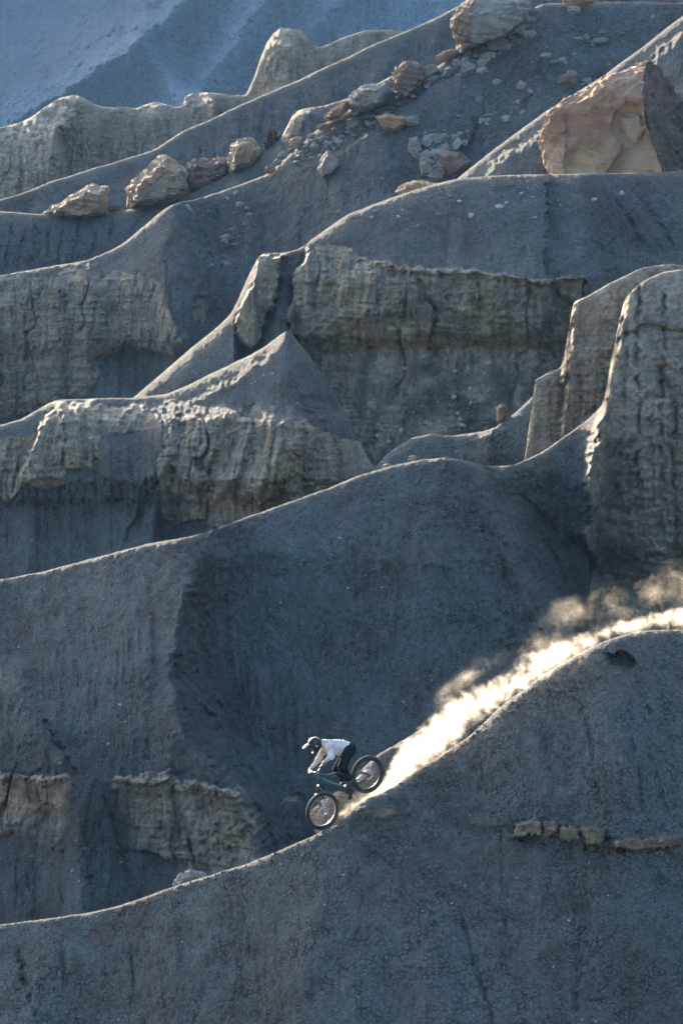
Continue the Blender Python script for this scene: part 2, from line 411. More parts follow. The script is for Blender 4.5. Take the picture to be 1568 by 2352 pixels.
# second ridge with the tower at its right end
layer('1', 'hill', [(-260, 1370), (0, 1331), (100, 1313), (180, 1291), (260, 1270), (350, 1246), (430, 1234), (500, 1214), (560, 1190),
    (650, 1158), (750, 1122), (830, 1090), (900, 1070), (960, 1057), (1020, 1050), (1060, 1056), (1120, 1071), (1180, 1068), (1240, 1040),
    (1300, 1000), (1350, 962), (1388, 925), (1397, 860), (1410, 790), (1422, 735), (1430, 694), (1450, 665), (1480, 642), (1530, 622), (1568, 618), (1828, 620)],
    [(0, 124), (430, 123), (1060, 125), (1190, 128), (1400, 130.5), (1568, 130)], [(0, 2180), (700, 2010), (1000, 1790), (1568, 1520)],
    alpha=46, r=[(0, .35), (1060, .4), (1200, .8), (1380, .5), (1568, .6)], sm=5, mat=M1, seed=5, soft=2.2, rill=.13, noise_amp=.10, flute=.2, feats=[
    ('spur', [(430, 1240, 3.0), (442, 1300, 3.3), (415, 1400, 3.7), (392, 1550, 4.0), (425, 1680, 4.2), (500, 1770, 4.2), (560, 1850, 4.2), (592, 2000, 3.8)], 620, 140, 6, 1),
    ('spur', [(1060, 1060, 3.8), (1110, 1150, 4.4), (1170, 1280, 5.0), (1230, 1400, 5.2), (1290, 1500, 5.2)], 400, 130, 5, 1),
    ('spur', [(20, 1500, 0), (50, 1600, 1.3), (105, 1710, 1.8), (165, 1800, 1.8), (178, 1950, 1.2)], 200, 70, 8),
    ('cliff', [(1388, 920), (1395, 600), (1900, 560), (1900, 1500), (1500, 1440), (1380, 1330), (1346, 1240), (1355, 1050)], 76, 26, 1),
    ('spur', [(1440, 690, 0), (1412, 850, .7), (1385, 960, 1.0), (1355, 1100, 1.0), (1340, 1240, .5), (1330, 1400, 0)], 26, 120, 8),
    ('stepx', [(1425, 690, 2.4), (1400, 850, 2.4), (1378, 960, 2.4), (1350, 1060, 2.0), (1344, 1240, 1.6), (1370, 1330, .8), (1400, 1420, 0)], 26),
    ('spur', [(1500, 640, 0), (1490, 800, .3), (1480, 1100, .5), (1470, 1300, .2)], 30, 60, 10),
    ('stepy', [(1500, 925, 0), (1510, 918, .25), (1530, 915, .3), (1536, 912, 0)], 5, 60),
    ('cliff', [(-300, 1772), (60, 1774), (150, 1786), (160, 1850), (140, 1930), (85, 1950), (40, 1930), (-300, 1930)], 68, 80, .72),
    ('cliff', [(245, 1788), (330, 1780), (470, 1798), (560, 1808), (590, 1850), (612, 1990), (560, 2060), (430, 2000), (370, 1985), (300, 1950), (262, 1880)], 66, 80, .78),
    ('stepy', [(-300, 1776, .3), (60, 1778, .35), (150, 1788, .35), (165, 1795, 0)], 7, 50),
    ('stepy', [(245, 1790, 0), (260, 1788, .35), (330, 1784, .4), (470, 1800, .4), (556, 1812, .4), (570, 1815, 0)], 7, 60),
    ('rock', [(-300, 1776), (60, 1778), (150, 1788), (150, 1806), (60, 1800), (-300, 1800)], 10, .9), ('rock', [(255, 1790), (330, 1782), (470, 1800), (556, 1812), (556, 1834), (470, 1824), (330, 1806), (258, 1808)], 10, .95),
    ('block', [(0, 1778), (58, 1780), (56, 1800), (4, 1800)], .2, 5, 1), ('block', [(70, 1786), (140, 1790), (146, 1806), (74, 1802)], .2, 5, 1),
    ('block', [(392, 1800), (440, 1800), (444, 1822), (398, 1820)], .2, 5, 1), ('block', [(448, 1806), (492, 1806), (494, 1826), (450, 1824)], .15, 5, 1),
    ('stepy', [(300, 1950, 0), (330, 1958, -.25), (400, 1975, -.3), (440, 1975, -.2), (470, 1990, 0)], 6, 40),
    ('stepx', [(560, 1880, 0), (556, 1920, -.2), (550, 1960, 0)], 5, 30),
    ('block', [(262, 1782), (318, 1788), (320, 1802), (268, 1800)], .25, 6, 1),
    ('block', [(320, 1765), (382, 1772), (388, 1800), (345, 1805), (316, 1795)], .35, 6, 1),
    ('block', [(500, 1808), (556, 1812), (550, 1834), (502, 1828)], .35, 6, 1),
    ('groove', [(200, 1860), (195, 1960), (215, 2050), (210, 2110)], .2, 5), ('groove', [(235, 1820), (262, 1900), (290, 2000), (310, 2080)], .25, 5),
    ('groove', [(150, 1930), (140, 2020), (150, 2100)], .15, 5), ('groove', [(500, 1280), (520, 1400), (515, 1560)], .25, 9), ('groove', [(455, 1600), (520, 1720), (575, 1830), (640, 1960)], .4, 10),
    ('groove', [(480, 1640), (560, 1750), (620, 1850), (660, 1940)], .3, 8), ('groove', [(650, 1840), (655, 1900), (670, 1960)], .2, 5), ('groove', [(820, 1330), (850, 1480), (870, 1620)], .2, 12),
    ('groove', [(1140, 1130), (1230, 1260), (1300, 1380)], .3, 8), ('groove', [(1180, 1120), (1260, 1200), (1330, 1300)], .35, 7), ('groove', [(90, 1640), (150, 1740), (200, 1830)], .3, 8),
    ('groove', [(960, 1500), (1000, 1620), (1010, 1700)], .2, 10),
    ('groove', [(1470, 640), (1462, 800), (1470, 1000), (1455, 1200)], .3, 5), ('groove', [(1520, 660), (1528, 800), (1515, 950), (1520, 1250)], .3, 5), ('groove', [(1550, 900), (1545, 1050), (1556, 1300)], .35, 5),
    ('groove', [(1435, 700), (1440, 800), (1430, 950)], .2, 4), ('stepy', [(1420, 762, 0), (1435, 756, -.22), (1500, 748, -.25), (1568, 760, -.2)], 6, 70), ('block', [(1478, 700), (1500, 690), (1530, 705), (1528, 735), (1500, 748), (1482, 735)], .2, 7, 1),
    ('stepx', [(446, 1270, 0), (450, 1320, -.8), (424, 1400, -1.2), (400, 1550, -1.5), (433, 1680, -1.6), (508, 1770, -1.6), (568, 1850, -1.4), (600, 2000, -1.0)], 34, 190),
    ('stepx', [(1072, 1075, 0), (1118, 1150, -1.2), (1178, 1280, -2.2), (1238, 1400, -2.4), (1298, 1500, -2.2)], 30, 260),
    ('stepx', [(1220, 1150, 0), (1262, 1240, -.4), (1290, 1300, 0)], 7, 50),
    ('stepx', [(1290, 1180, 0), (1310, 1250, -.4), (1340, 1330, -.3), (1350, 1400, 0)], 8, 90),
    ('cliff', [(640, 1830), (700, 1828), (700, 1850), (650, 1848)], 75, 12, .8),
    ])

# tower behind the tower
layer('B', 'hill', [(1190, 1090), (1205, 1062), (1211, 1010), (1217, 950), (1227, 874), (1262, 854), (1290, 843), (1299, 800), (1309, 730), (1317, 692),
    (1345, 681), (1400, 650), (1470, 616), (1530, 606), (1568, 609), (1828, 640)],
    [(1200, 134), (1568, 134)], 1130, alpha=82, r=.45, sm=3, mat=M2, seed=21, xr=(1185, 1828), rock0=1, flute=.12, noise_amp=.06, back=.5, feats=[
    ('stepx', [(1318, 690, 1.5), (1309, 760, 1.5), (1300, 850, 1.5), (1292, 1000, 1.5), (1288, 1060, 1.5)], 14),
    ('rock', [(1300, 560), (1440, 600), (1340, 672), (1320, 680)], 20, .1),
    ])
# low ridge in the gap
layer('D', 'hill', [(780, 1150), (820, 1112), (850, 1085), (880, 1052), (905, 1030), (940, 1004), (980, 998), (1040, 1000), (1100, 992), (1135, 982), (1180, 950),
    (1228, 905), (1260, 885), (1320, 850), (1420, 800)], [(780, 141), (1420, 141)], 1160, alpha=50, r=.6, sm=6, mat=M2, seed=22,
    xr=(790, 1420), noise_amp=.3, back=.5, jitter=3, feats=[('spur', [(1160, 950, 0), (1130, 1000, .6), (1110, 1060, .8)], 60, 40, 8)])

# left middle ridge with the fluted cliffs
layer('2', 'hill', [(-260, 1010), (0, 976), (50, 962), (100, 932), (130, 918), (200, 915), (300, 914), (380, 905), (440, 881), (500, 850), (560, 822),
    (610, 795), (640, 771), (662, 756), (690, 790), (730, 845), (770, 905), (810, 985), (850, 1060), (890, 1130), (960, 1250)],
    [(-260, 152), (0, 151), (660, 150), (900, 152)], [(0, 1390), (400, 1300), (900, 1160), (960, 1300)], alpha=42, r=[(0, .5), (300, .7), (420, 1.0), (660, 1.4), (700, .6)],
    sm=4, mat=M2, seed=31, xr=(-260, 950), rill=.09, noise_amp=.12, flute=.36, feats=[
    ('stepy', [(300, 1000, 0), (390, 945, .25), (470, 900, .35), (540, 870, .35), (600, 826, .3), (660, 772, 0)], 20),
    ('spur', [(655, 770, 1.4), (672, 850, 2.0), (690, 930, 2.6), (682, 1000, 2.8), (645, 1100, 2.8), (622, 1200, 2.4)], 420, 75, 6, 1),
    ('cliff', [(400, 958), (520, 958), (530, 945), (610, 965), (700, 970), (730, 990), (860, 1020), (860, 1120), (640, 1190), (500, 1218), (450, 1190), (400, 1205), (358, 1180), (365, 1050), (385, 978)], 73, 16, 1),
    ('block', [(400, 958), (520, 958), (530, 945), (610, 965), (700, 970), (725, 990), (735, 1170), (640, 1195), (500, 1218), (450, 1190), (400, 1205), (358, 1180), (365, 1050), (385, 978)], .16, 12, 1),
    ('cliff', [(125, 925), (330, 930), (385, 975), (300, 985), (235, 1000), (225, 1082), (190, 1085), (150, 1070), (145, 1115), (110, 1130), (60, 1110), (30, 1145), (-60, 1145), (-300, 1145), (-300, 1010), (0, 1000), (70, 1000), (95, 960)], 73, 14, 1),
    ('block', [(130, 925), (232, 930), (228, 1082), (190, 1085), (150, 1070)], .16, 10, 1),
    ('block', [(110, 925), (146, 925), (140, 1118), (110, 1130), (60, 1110), (30, 1145), (70, 1030)], .16, 10, 1),
    ('stepx', [(132, 925, 0), (95, 965, 1.2), (70, 1030, 1.6), (40, 1100, 1.6), (25, 1145, .6), (0, 1160, 0)], 7),
    ('stepx', [(370, 1050, 0), (345, 1120, -.3), (300, 1200, -.3), (280, 1260, 0)], 6, 60),
    ])

# great cliff
layer('3', 'hill', [(260, 960), (300, 918), (350, 876), (400, 832), (450, 790), (500, 750), (530, 722), (546, 690), (560, 655), (576, 620), (592, 590), (604, 581),
    (650, 580), (690, 570), (720, 546), (760, 517), (800, 491), (880, 460), (980, 426), (1050, 410), (1130, 402), (1250, 399), (1400, 397),
    (1520, 394), (1568, 391), (1828, 380)], [(300, 163), (600, 165), (800, 166), (1568, 167)], [(260, 1000), (700, 1060), (900, 1150), (1300, 1130), (1568, 780)],
    alpha=37, r=[(300, 1.7), (500, 1.7), (550, .7), (700, 1.0), (1000, 1.2), (1568, .9)], sm=5, mat=M2, seed=41, xr=(240, 1828), rill=.09, flute=.28, feats=[
    ('cliff', [(692, 590), (720, 566), (800, 572), (862, 600), (1000, 615), (1150, 630), (1250, 640), (1342, 634), (1350, 700), (1400, 900), (1350, 1200), (850, 1200), (790, 1010), (720, 850), (664, 762), (670, 640)], 69, 20, 1),
    ('rock', [(820, 820), (1240, 800), (1260, 1100), (800, 1100)], 90, .55),
    ('stepx', [(700, 572, 1.2), (674, 640, 1.6), (668, 700, 1.6), (664, 760, 1.2), (690, 800, 0)], 10),
    ('block', [(598, 584), (652, 584), (645, 640), (612, 730), (592, 780), (572, 797), (552, 785), (546, 740), (556, 690), (574, 640)], .9, 10, 1),
    ('cliff', [(600, 584), (690, 580), (672, 640), (640, 640), (600, 740), (590, 780), (550, 790), (546, 700)], 76, 16, .5),
    ('block', [(860, 600), (1000, 613), (1150, 628), (1250, 636), (1340, 630), (1342, 640), (1250, 647), (1150, 640), (1000, 626), (862, 611)], .30, 7, 1),
    ('groove', [(885, 850), (878, 900), (860, 1000), (850, 1080)], .2, 3.5), ('groove', [(945, 900), (935, 960), (925, 1010)], .18, 3.5), ('groove', [(1000, 640), (995, 760), (1000, 900)], .2, 5),
    ('groove', [(1140, 650), (1130, 760), (1135, 860)], .2, 5), ('groove', [(1400, 440), (1450, 520), (1500, 600)], .3, 7), ('groove', [(1450, 430), (1510, 510), (1560, 590)], .3, 7), ('groove', [(1370, 430), (1400, 540), (1410, 620)], .25, 7),
    ('stepx', [(1256, 640, -.7), (1248, 700, -.9), (1232, 790, -.9), (1225, 880, -.5), (1220, 960, 0)], 9, 200),
    ('spur', [(1328, 400, 2.2), (1334, 470, 2.6), (1338, 560, 3.0), (1342, 640, 3.2), (1350, 760, 2.4)], 700, 110, 8, 1),
    ('block', [(1075, 680), (1118, 684), (1115, 700), (1100, 716), (1078, 712)], -.35, 6, 1),
    ('block', [(740, 720), (840, 700), (900, 705), (880, 730), (770, 770), (730, 790), (700, 775)], .2, 14, 1),
    ('stepx', [(780, 590, 0), (775, 660, .5), (770, 720, .5), (745, 760, 0)], 8, 80),
    ])
# ridge that carries the great boulder
layer('3b', 'hill', [(960, 470), (1000, 442), (1044, 414), (1134, 342), (1254, 254), (1384, 174), (1484, 100), (1568, 34), (1828, -140)],
    [(960, 182), (1568, 184)], 520, alpha=37, r=1.0, sm=8, mat=M2, seed=51, xr=(960, 1828), rill=.16, back=.6, feats=[
    ('stepy', [(1080, 420, 0), (1150, 360, .5), (1300, 262, .6), (1400, 200, .6), (1568, 80, .6)], 34),
    ('stepy', [(1450, 260, 0), (1520, 220, .6), (1568, 190, .6), (1700, 150, .6)], 34)])

# long brown slope
layer('4', 'hill', [(-260, 660), (0, 633), (100, 613), (200, 598), (250, 576), (280, 560), (310, 535), (340, 510), (370, 485), (400, 467), (450, 457), (500, 441),
    (560, 420), (612, 400), (640, 376), (700, 324), (740, 284), (800, 252), (870, 216), (920, 196), (980, 166), (1040, 130), (1062, 113), (1110, 95), (1170, 55),
    (1215, 22), (1245, 7), (1400, 3), (1568, 6), (1828, 10)],
    [(-260, 204), (0, 204), (600, 206), (1568, 208)], [(0, 1030), (300, 980), (600, 700), (760, 640), (1000, 520), (1568, 470)], alpha=36, r=[(0, .6), (400, .7), (640, .6), (1000, .9), (1568, .6)],
    sm=5, mat=M4, seed=61, rill=.12, noise_amp=.16, flute=.28, feats=[
    ('cliff', [(-300, 650), (0, 640), (180, 620), (200, 640), (330, 625), (360, 650), (425, 790), (395, 800), (255, 790), (230, 830), (200, 905), (120, 940), (-300, 1000)], 74, 30, 1),
    ('block', [(-300, 690), (0, 690), (180, 640), (330, 640), (350, 660), (425, 790), (395, 800), (255, 800), (230, 830), (200, 905), (120, 940), (-300, 960)], .5, 40, 1),
    ('spur', [(392, 470, 2.6), (420, 560, 2.8), (438, 660, 3.0), (432, 780, 2.8), (420, 820, 1.6)], 480, 110, 10, 1),
    ('spur', [(200, 600, 0), (190, 640, .8), (200, 760, 1.4), (190, 900, 1.2)], 130, 60, 14),
    ('stepy', [(640, 400, 0), (730, 368, .6), (784, 342, 1.1), (864, 290, 1.3), (914, 250, 1.2), (1000, 200, .8), (1104, 135, .3), (1150, 110, 0)], 22),
    ('groove', [(1090, 250), (1110, 330), (1105, 400)], .35, 7), ('groove', [(700, 470), (690, 560), (640, 640)], .3, 8), ('groove', [(1250, 120), (1230, 200), (1190, 270)], .3, 7),
    ('groove', [(900, 300), (905, 360), (890, 430)], .3, 7), ('groove', [(500, 470), (490, 560), (480, 660)], .3, 8),
    ('spur', [(860, 290, 0), (880, 380, .5), (890, 460, .6)], 130, 130, 30),
    ('cliff', [(440, 690), (480, 690), (470, 740), (440, 740)], 70, 20, .8),
    ('stepx', [(1090, 250, 0), (1080, 320, -.5), (1050, 400, -.6)], 14, 120),
    ])
layer('4b', 'hill', [(-260, 470), (0, 484), (100, 492), (180, 495), (260, 488), (300, 479), (380, 462), (440, 442), (520, 402), (600, 352), (648, 314), (662, 280), (675, 256),
    (700, 247), (745, 242), (800, 224), (850, 200), (960, 140)], [(-260, 224), (900, 224)], [(0, 690), (300, 640), (600, 520), (960, 300)], alpha=36, r=[(0, 1.6), (640, 2.2), (700, .8), (900, 1)],
    sm=5, mat=M4, seed=71, xr=(-260, 960), rill=.22, back=.5, feats=[
    ('groove', [(30, 505), (22, 550), (16, 585), (4, 640)], .35, 3.2),
    ('groove', [(62, 505), (54, 550), (48, 585), (36, 640)], .35, 3.2),
    ('groove', [(88, 505), (80, 550), (74, 585), (62, 640)], .35, 3.2),
    ('groove', [(120, 505), (112, 550), (106, 585), (94, 640)], .35, 3.2),
    ('groove', [(150, 505), (142, 550), (136, 585), (124, 640)], .35, 3.2),
    ('groove', [(185, 505), (177, 550), (171, 585), (159, 640)], .35, 3.2),
    ('groove', [(225, 505), (217, 550), (211, 585), (199, 640)], .35, 3.2),
    ('groove', [(262, 505), (254, 550), (248, 585), (236, 640)], .35, 3.2),
    ('cliff', [(655, 262), (700, 245), (712, 258), (680, 300), (650, 325), (645, 300)], 76, 12, 1),
    ('spur', [(700, 245, 0), (695, 270, .8), (680, 310, .8)], 40, 30, 6)])
layer('5', 'hill', [(-260, 500), (0, 458), (60, 440), (120, 415), (200, 390), (300, 360), (350, 345), (420, 300), (480, 275), (560, 236), (620, 210), (680, 186), (740, 156),
    (800, 130), (860, 98), (930, 72), (1000, 40), (1060, 8), (1130, -30), (1300, -110), (1828, -300)],
    [(-260, 248), (1568, 248)], [(0, 560), (600, 430), (1100, 200), (1568, 60)], alpha=36, r=.7, sm=6, mat=M4, seed=81, rill=.25, back=.5)
layer('6', 'hill', [(-260, 330), (0, 292), (50, 280), (80, 262), (100, 246), (140, 223), (175, 217), (195, 224), (215, 238), (240, 245), (265, 247), (272, 242), (310, 249),
    (335, 238), (360, 233), (400, 244), (418, 244), (424, 222), (440, 211), (480, 211), (520, 216), (566, 218), (574, 195), (584, 178), (592, 148), (610, 100),
    (628, 74), (645, 62), (695, 69), (708, 85), (716, 103), (735, 108), (760, 98), (790, 84), (840, 68), (900, 67), (930, 72), (1000, 100), (1300, 200)],
    [(-260, 300), (1568, 300)], [(0, 520), (1300, 260)], alpha=69, r=.9, sm=3, mat=M4, seed=91, xr=(-260, 1200), rock0=1, flute=.35, soft=3.0, noise_amp=.25, back=1, feats=[
    ('spur', [(180, 215, 0), (150, 260, 2.5), (118, 320, 6.0), (110, 380, 7.0), (105, 470, 7.0)], 260, 44, 5, 1),
    ('spur', [(655, 64, 0), (656, 110, 3.5), (660, 210, 4)], 90, 30, 4, 1),
    ('spur', [(484, 212, 0), (486, 240, 3), (488, 300, 3)], 70, 16, 3, 1),
    ('spur', [(350, 236, 0), (352, 270, 1.2), (356, 340, 1.5)], 40, 25, 5)])
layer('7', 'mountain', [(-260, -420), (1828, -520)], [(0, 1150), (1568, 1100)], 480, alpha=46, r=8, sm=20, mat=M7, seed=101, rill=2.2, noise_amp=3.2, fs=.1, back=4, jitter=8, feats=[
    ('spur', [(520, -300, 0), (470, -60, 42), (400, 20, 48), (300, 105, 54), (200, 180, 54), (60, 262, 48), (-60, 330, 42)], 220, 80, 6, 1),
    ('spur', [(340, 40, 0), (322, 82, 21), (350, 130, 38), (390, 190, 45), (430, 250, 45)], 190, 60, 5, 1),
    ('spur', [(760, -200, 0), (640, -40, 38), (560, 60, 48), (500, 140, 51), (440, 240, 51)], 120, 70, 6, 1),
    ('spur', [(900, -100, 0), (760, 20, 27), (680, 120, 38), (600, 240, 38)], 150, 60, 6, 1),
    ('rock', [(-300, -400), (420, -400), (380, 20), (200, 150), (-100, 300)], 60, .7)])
# unseen hillside added right of frame to block sky light, facing away from sun
N = Noise(300); gx, gy = np.meshgrid(np.linspace(0, 1, 90), np.linspace(0, 1, 40))
hx = 15 + 75 * gx; hy = 146 - 62 * gx; up = gy
off = 26 * up + 2.2 * N.fbm(gx * 9, gy * 3, 4)
Xh = hx + off * .62; Yh = hy + off * .78; Zh = -36 + 62 * up ** .9 * sstep(gx * 7 + .1) + 1.2 * N.fbm(gx * 20, gy * 9, 4)
i_ = np.arange(gx.size).reshape(gx.shape)
me = bpy.data.meshes.new('hill'); me.from_pydata(np.stack([Xh, Yh, Zh], -1).reshape(-1, 3).tolist(), [], np.stack([i_[:-1, :-1], i_[:-1, 1:], i_[1:, 1:], i_[1:, :-1]], -1).reshape(-1, 4).tolist())
me.materials.append(M2); me.polygons.foreach_set('use_smooth', [True] * len(me.polygons))
o = bpy.data.objects.new('hill', me); col.objects.link(o); o['kind'] = 'structure'
# valley floor in front of everything, it bounces warm light up the faces
gm, gnt = new_mat('valley_soil'); k = NT(gnt)
gc = k.node('ShaderNodeTexCoord').outputs['Object']
k.surface(k.mix(k.noise(gc, .05, 6, .6), (.22, .20, .17), (.34, .31, .26)), .95, k.noise(gc, .8, 5), .3)
me = bpy.data.meshes.new('ground')
me.from_pydata([(-2500, -900, -46), (2500, -900, -46), (2500, 2500, -46), (-2500, 2500, -46)], [], [(0, 1, 2, 3)])
me.materials.append(gm); o = bpy.data.objects.new('ground', me); col.objects.link(o); o['kind'] = 'structure'

# haze
hm, hnt = new_mat('haze_air')
pv = hnt.nodes.new('ShaderNodeVolumePrincipled'); pv.inputs['Color'].default_value = (.27, .55, 1, 1)
pv.inputs['Density'].default_value = .000055; pv.inputs['Anisotropy'].default_value = .2
ho = hnt.nodes.new('ShaderNodeOutputMaterial'); hnt.links.new(pv.outputs[0], ho.inputs['Volume'])
bm = bmesh.new(); bmesh.ops.create_cube(bm, size=1)
bmesh.ops.scale(bm, vec=(5200, 3600, 297), verts=bm.verts); bmesh.ops.translate(bm, vec=(0, 800, 101.5), verts=bm.verts)
me = bpy.data.meshes.new('haze'); bm.to_mesh(me); me.materials.append(hm)
o = bpy.data.objects.new('haze', me); col.objects.link(o); o['kind'] = 'stuff'
# __OBJECTS__
# ------------------------------------------------------------------ helpers for things
def tag(o, label, cat, group=None, kind=None):
    o['label'] = label; o['category'] = cat
    if group: o['group'] = group
    if kind: o['kind'] = kind
    return o
def mesh_obj(name, verts, faces, mat, parent=None, smooth=True, sharp=None):
    me = bpy.data.meshes.new(name); me.from_pydata([tuple(v) for v in verts], [], [tuple(f) for f in faces])
    me.update()
    if mat: me.materials.append(mat)
    me.polygons.foreach_set('use_smooth', [smooth] * len(me.polygons))
    if sharp: me.set_sharp_from_angle(angle=R(sharp))
    o = bpy.data.objects.new(name, me); col.objects.link(o); o.parent = parent
    return o

def rock_mat(name, a, b, bump=.06, sc=1.0, dark=None):
    m, nt = new_mat(name); k = NT(nt)
    co = k.node('ShaderNodeTexCoord').outputs['Object']
    big = k.noise(co, .7 * sc, 5, .6, .4); bed = k.noise(k.scale(co, (.6, .6, 4.0)), 1.1 * sc, 5, .7, .3); pit = k.noise(co, 7 * sc, 5, .7)
    c = k.mix(k.map(k.math('ADD', k.math('MULTIPLY', big, .6), k.math('MULTIPLY', bed, .4)), .38, .62), a, b)
    if dark: c = k.mix(k.map(k.noise(co, 1.6 * sc, 4, .7), .55, .72, 0, .75), c, dark)
    sc_ = k.node('ShaderNodeVectorMath', operation='SCALE'); k.link(c, sc_.inputs[0]); k.link(k.map(pit, .25, .75, .75, 1.25), sc_.inputs['Scale'])
    vo = k.voro(co, 1.1 * sc, 'F1').outputs['Distance']
    h = k.math('ADD', k.math('MULTIPLY', pit, 1.3), k.math('ADD', k.math('MULTIPLY', bed, 2.0), k.math('MULTIPLY', vo, 1.0)))
    k.surface(sc_.outputs[0], .93, h, bump)
    return m
def big_mat(name, a, b, bump=.06, sc=1.0, dark=None):
    m = rock_mat(name, a, b, bump, sc, dark); nt = m.node_tree; k = NT(nt)
    bs = [n for n in nt.nodes if n.type == 'BSDF_PRINCIPLED'][0]; src = bs.inputs['Base Color'].links[0].from_socket
    at = k.node('ShaderNodeAttribute', attribute_name='fresh').outputs['Fac']
    co = k.node('ShaderNodeTexCoord').outputs['Object']
    st = k.noise(k.scale(co, (1.2, 1.2, .3)), 1.2, 5, .65)
    f = k.map(k.math('ADD', at, k.math('MULTIPLY', k.math('SUBTRACT', st, .5), .8)), .2, .9)
    nt.links.new(k.mix(f, src, (.48, .335, .22)), bs.inputs['Base Color'])
    return m
R_TAN = rock_mat('tan_sandstone', (.27, .195, .125), (.40, .31, .21), dark=(.20, .12, .075))
R_ORG = rock_mat('orange_sandstone', (.30, .17, .09), (.40, .26, .16), dark=(.20, .11, .065))
R_BRN = rock_mat('brown_sandstone', (.15, .105, .08), (.27, .20, .15), dark=(.09, .065, .05))
R_GRY = rock_mat('grey_sandstone', (.21, .19, .16), (.34, .31, .26))
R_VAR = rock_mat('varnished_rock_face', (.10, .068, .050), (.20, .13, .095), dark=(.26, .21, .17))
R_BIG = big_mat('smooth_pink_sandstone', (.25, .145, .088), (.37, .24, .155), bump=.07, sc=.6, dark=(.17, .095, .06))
NB = Noise(77)
def n3(x, y, z, oct=4, g=.55):
    return .6 * (NB.fbm(x + .6 * y, z - .3 * y, oct, g) + NB.fbm(y + .5 * z + 31, x - .4 * z, oct, g))

def hull_rock(name, label, pts, mat, cat='boulder', group=None, rough=.06, chunk=.12, seed=0, edge=None, mats=None, pick=None, parent=None):
    """pts: world positions; convex hull, refined, chipped"""
    c = sum(pts, Vector()) / len(pts)
    bm = bmesh.new()
    for p in pts: bm.verts.new(p - c)
    bmesh.ops.convex_hull(bm, input=bm.verts)
    bmesh.ops.delete(bm, geom=[v for v in bm.verts if not v.link_faces], context='VERTS')
    size = max((v.co.length for v in bm.verts)) * 2
    E_ = edge or max(size / 52, .02)
    for _ in range(11):
        long_ = [e for e in bm.edges if e.calc_length() > E_ * 1.5]
        if not long_: break
        bmesh.ops.subdivide_edges(bm, edges=long_, cuts=1)
        bmesh.ops.triangulate(bm, faces=[f for f in bm.faces if len(f.verts) > 3])
    bmesh.ops.recalc_face_normals(bm, faces=bm.faces)
    me = bpy.data.meshes.new(name)
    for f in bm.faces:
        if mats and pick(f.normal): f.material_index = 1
        f.smooth = True
    # soften the hull a little so that its edges are worn
    bmesh.ops.smooth_vert(bm, verts=bm.verts, factor=.22, use_axis_x=True, use_axis_y=True, use_axis_z=True)
    bm.normal_update()
    co = np.array([v.co for v in bm.verts]); no = np.array([v.normal for v in bm.verts])
    q = co / size * 6 + seed * 3.7
    a = (np.tanh(n3(q[:, 0], q[:, 1], q[:, 2], 3) * 7) * .7 + np.tanh(n3(q[:, 0] * 2.2 + 5, q[:, 1] * 2.2, q[:, 2] * 2.6, 3) * 8) * .45) * chunk * size * .22
    q2 = co / size * 16 + seed * 1.3
    b = n3(q2[:, 0], q2[:, 1], q2[:, 2] * 1.6, 5, .68) * rough * size * .42
    bedz = NB.fbm(q2[:, 2] * 1.3 + .2 * q2[:, 0], q2[:, 0] * .1, 3)
    co = co + no * (a + b + bedz * rough * size * .22)[:, None]
    for v, p in zip(bm.verts, co): v.co = p
    bm.to_mesh(me); bm.free()
    for m_ in (mats or [mat]): me.materials.append(m_)
    me.set_sharp_from_angle(angle=R(26))
    o = bpy.data.objects.new(name, me); col.objects.link(o); o.location = c; o.parent = parent
    if not parent: tag(o, label, cat, group)
    return o
def outline_rock(name, label, outline, D, thick, mat, front=(), **kw):
    cx = sum(p[0] for p in outline) / len(outline); cy = sum(p[1] for p in outline) / len(outline)
    pts = [P(x, y, D + (p[2] if len(p) > 2 else 0)) for p in outline for x, y in [p[:2]]]
    pts += [P(cx + (p[0] - cx) * .62, cy + (p[1] - cy) * .62, D - thick * .5) for p in outline] if not front else [P(x, y, D + d) for x, y, d in front]
    pts += [P(cx + (p[0] - cx) * .8, cy + (p[1] - cy) * .8, D + thick * .6) for p in outline]
    return hull_rock(name, label, pts, mat, **kw)
def oval_rock(name, label, cx, cy, w, h, D, mat, seed=1, tilt=0, n=16, **kw):
    rd = random.Random(seed); s = D * TH / 784; pts = []
    for i in range(n):
        a = i * 2.4; zz = 1 - 2 * (i + .5) / n; r = math.sqrt(1 - zz * zz)
        d = Vector((r * math.cos(a), r * math.sin(a), zz)) + Vector((rd.uniform(-.3, .3), rd.uniform(-.3, .3), rd.uniform(-.3, .3)))
        d.normalize(); m = max(abs(d.x), abs(d.y), abs(d.z)); d = d / (m ** .45)     # boxy
        x, z = d.x * w / 2, d.z * h / 2
        ct, st = math.cos(R(tilt)), math.sin(R(tilt))
        p = P(cx, cy, D); pts.append(p + Vector(((x * ct - z * st) * s, d.y * (w + h) / 4 * s, (x * st + z * ct) * s)))
    return hull_rock(name, label, pts, mat, seed=seed, **kw)

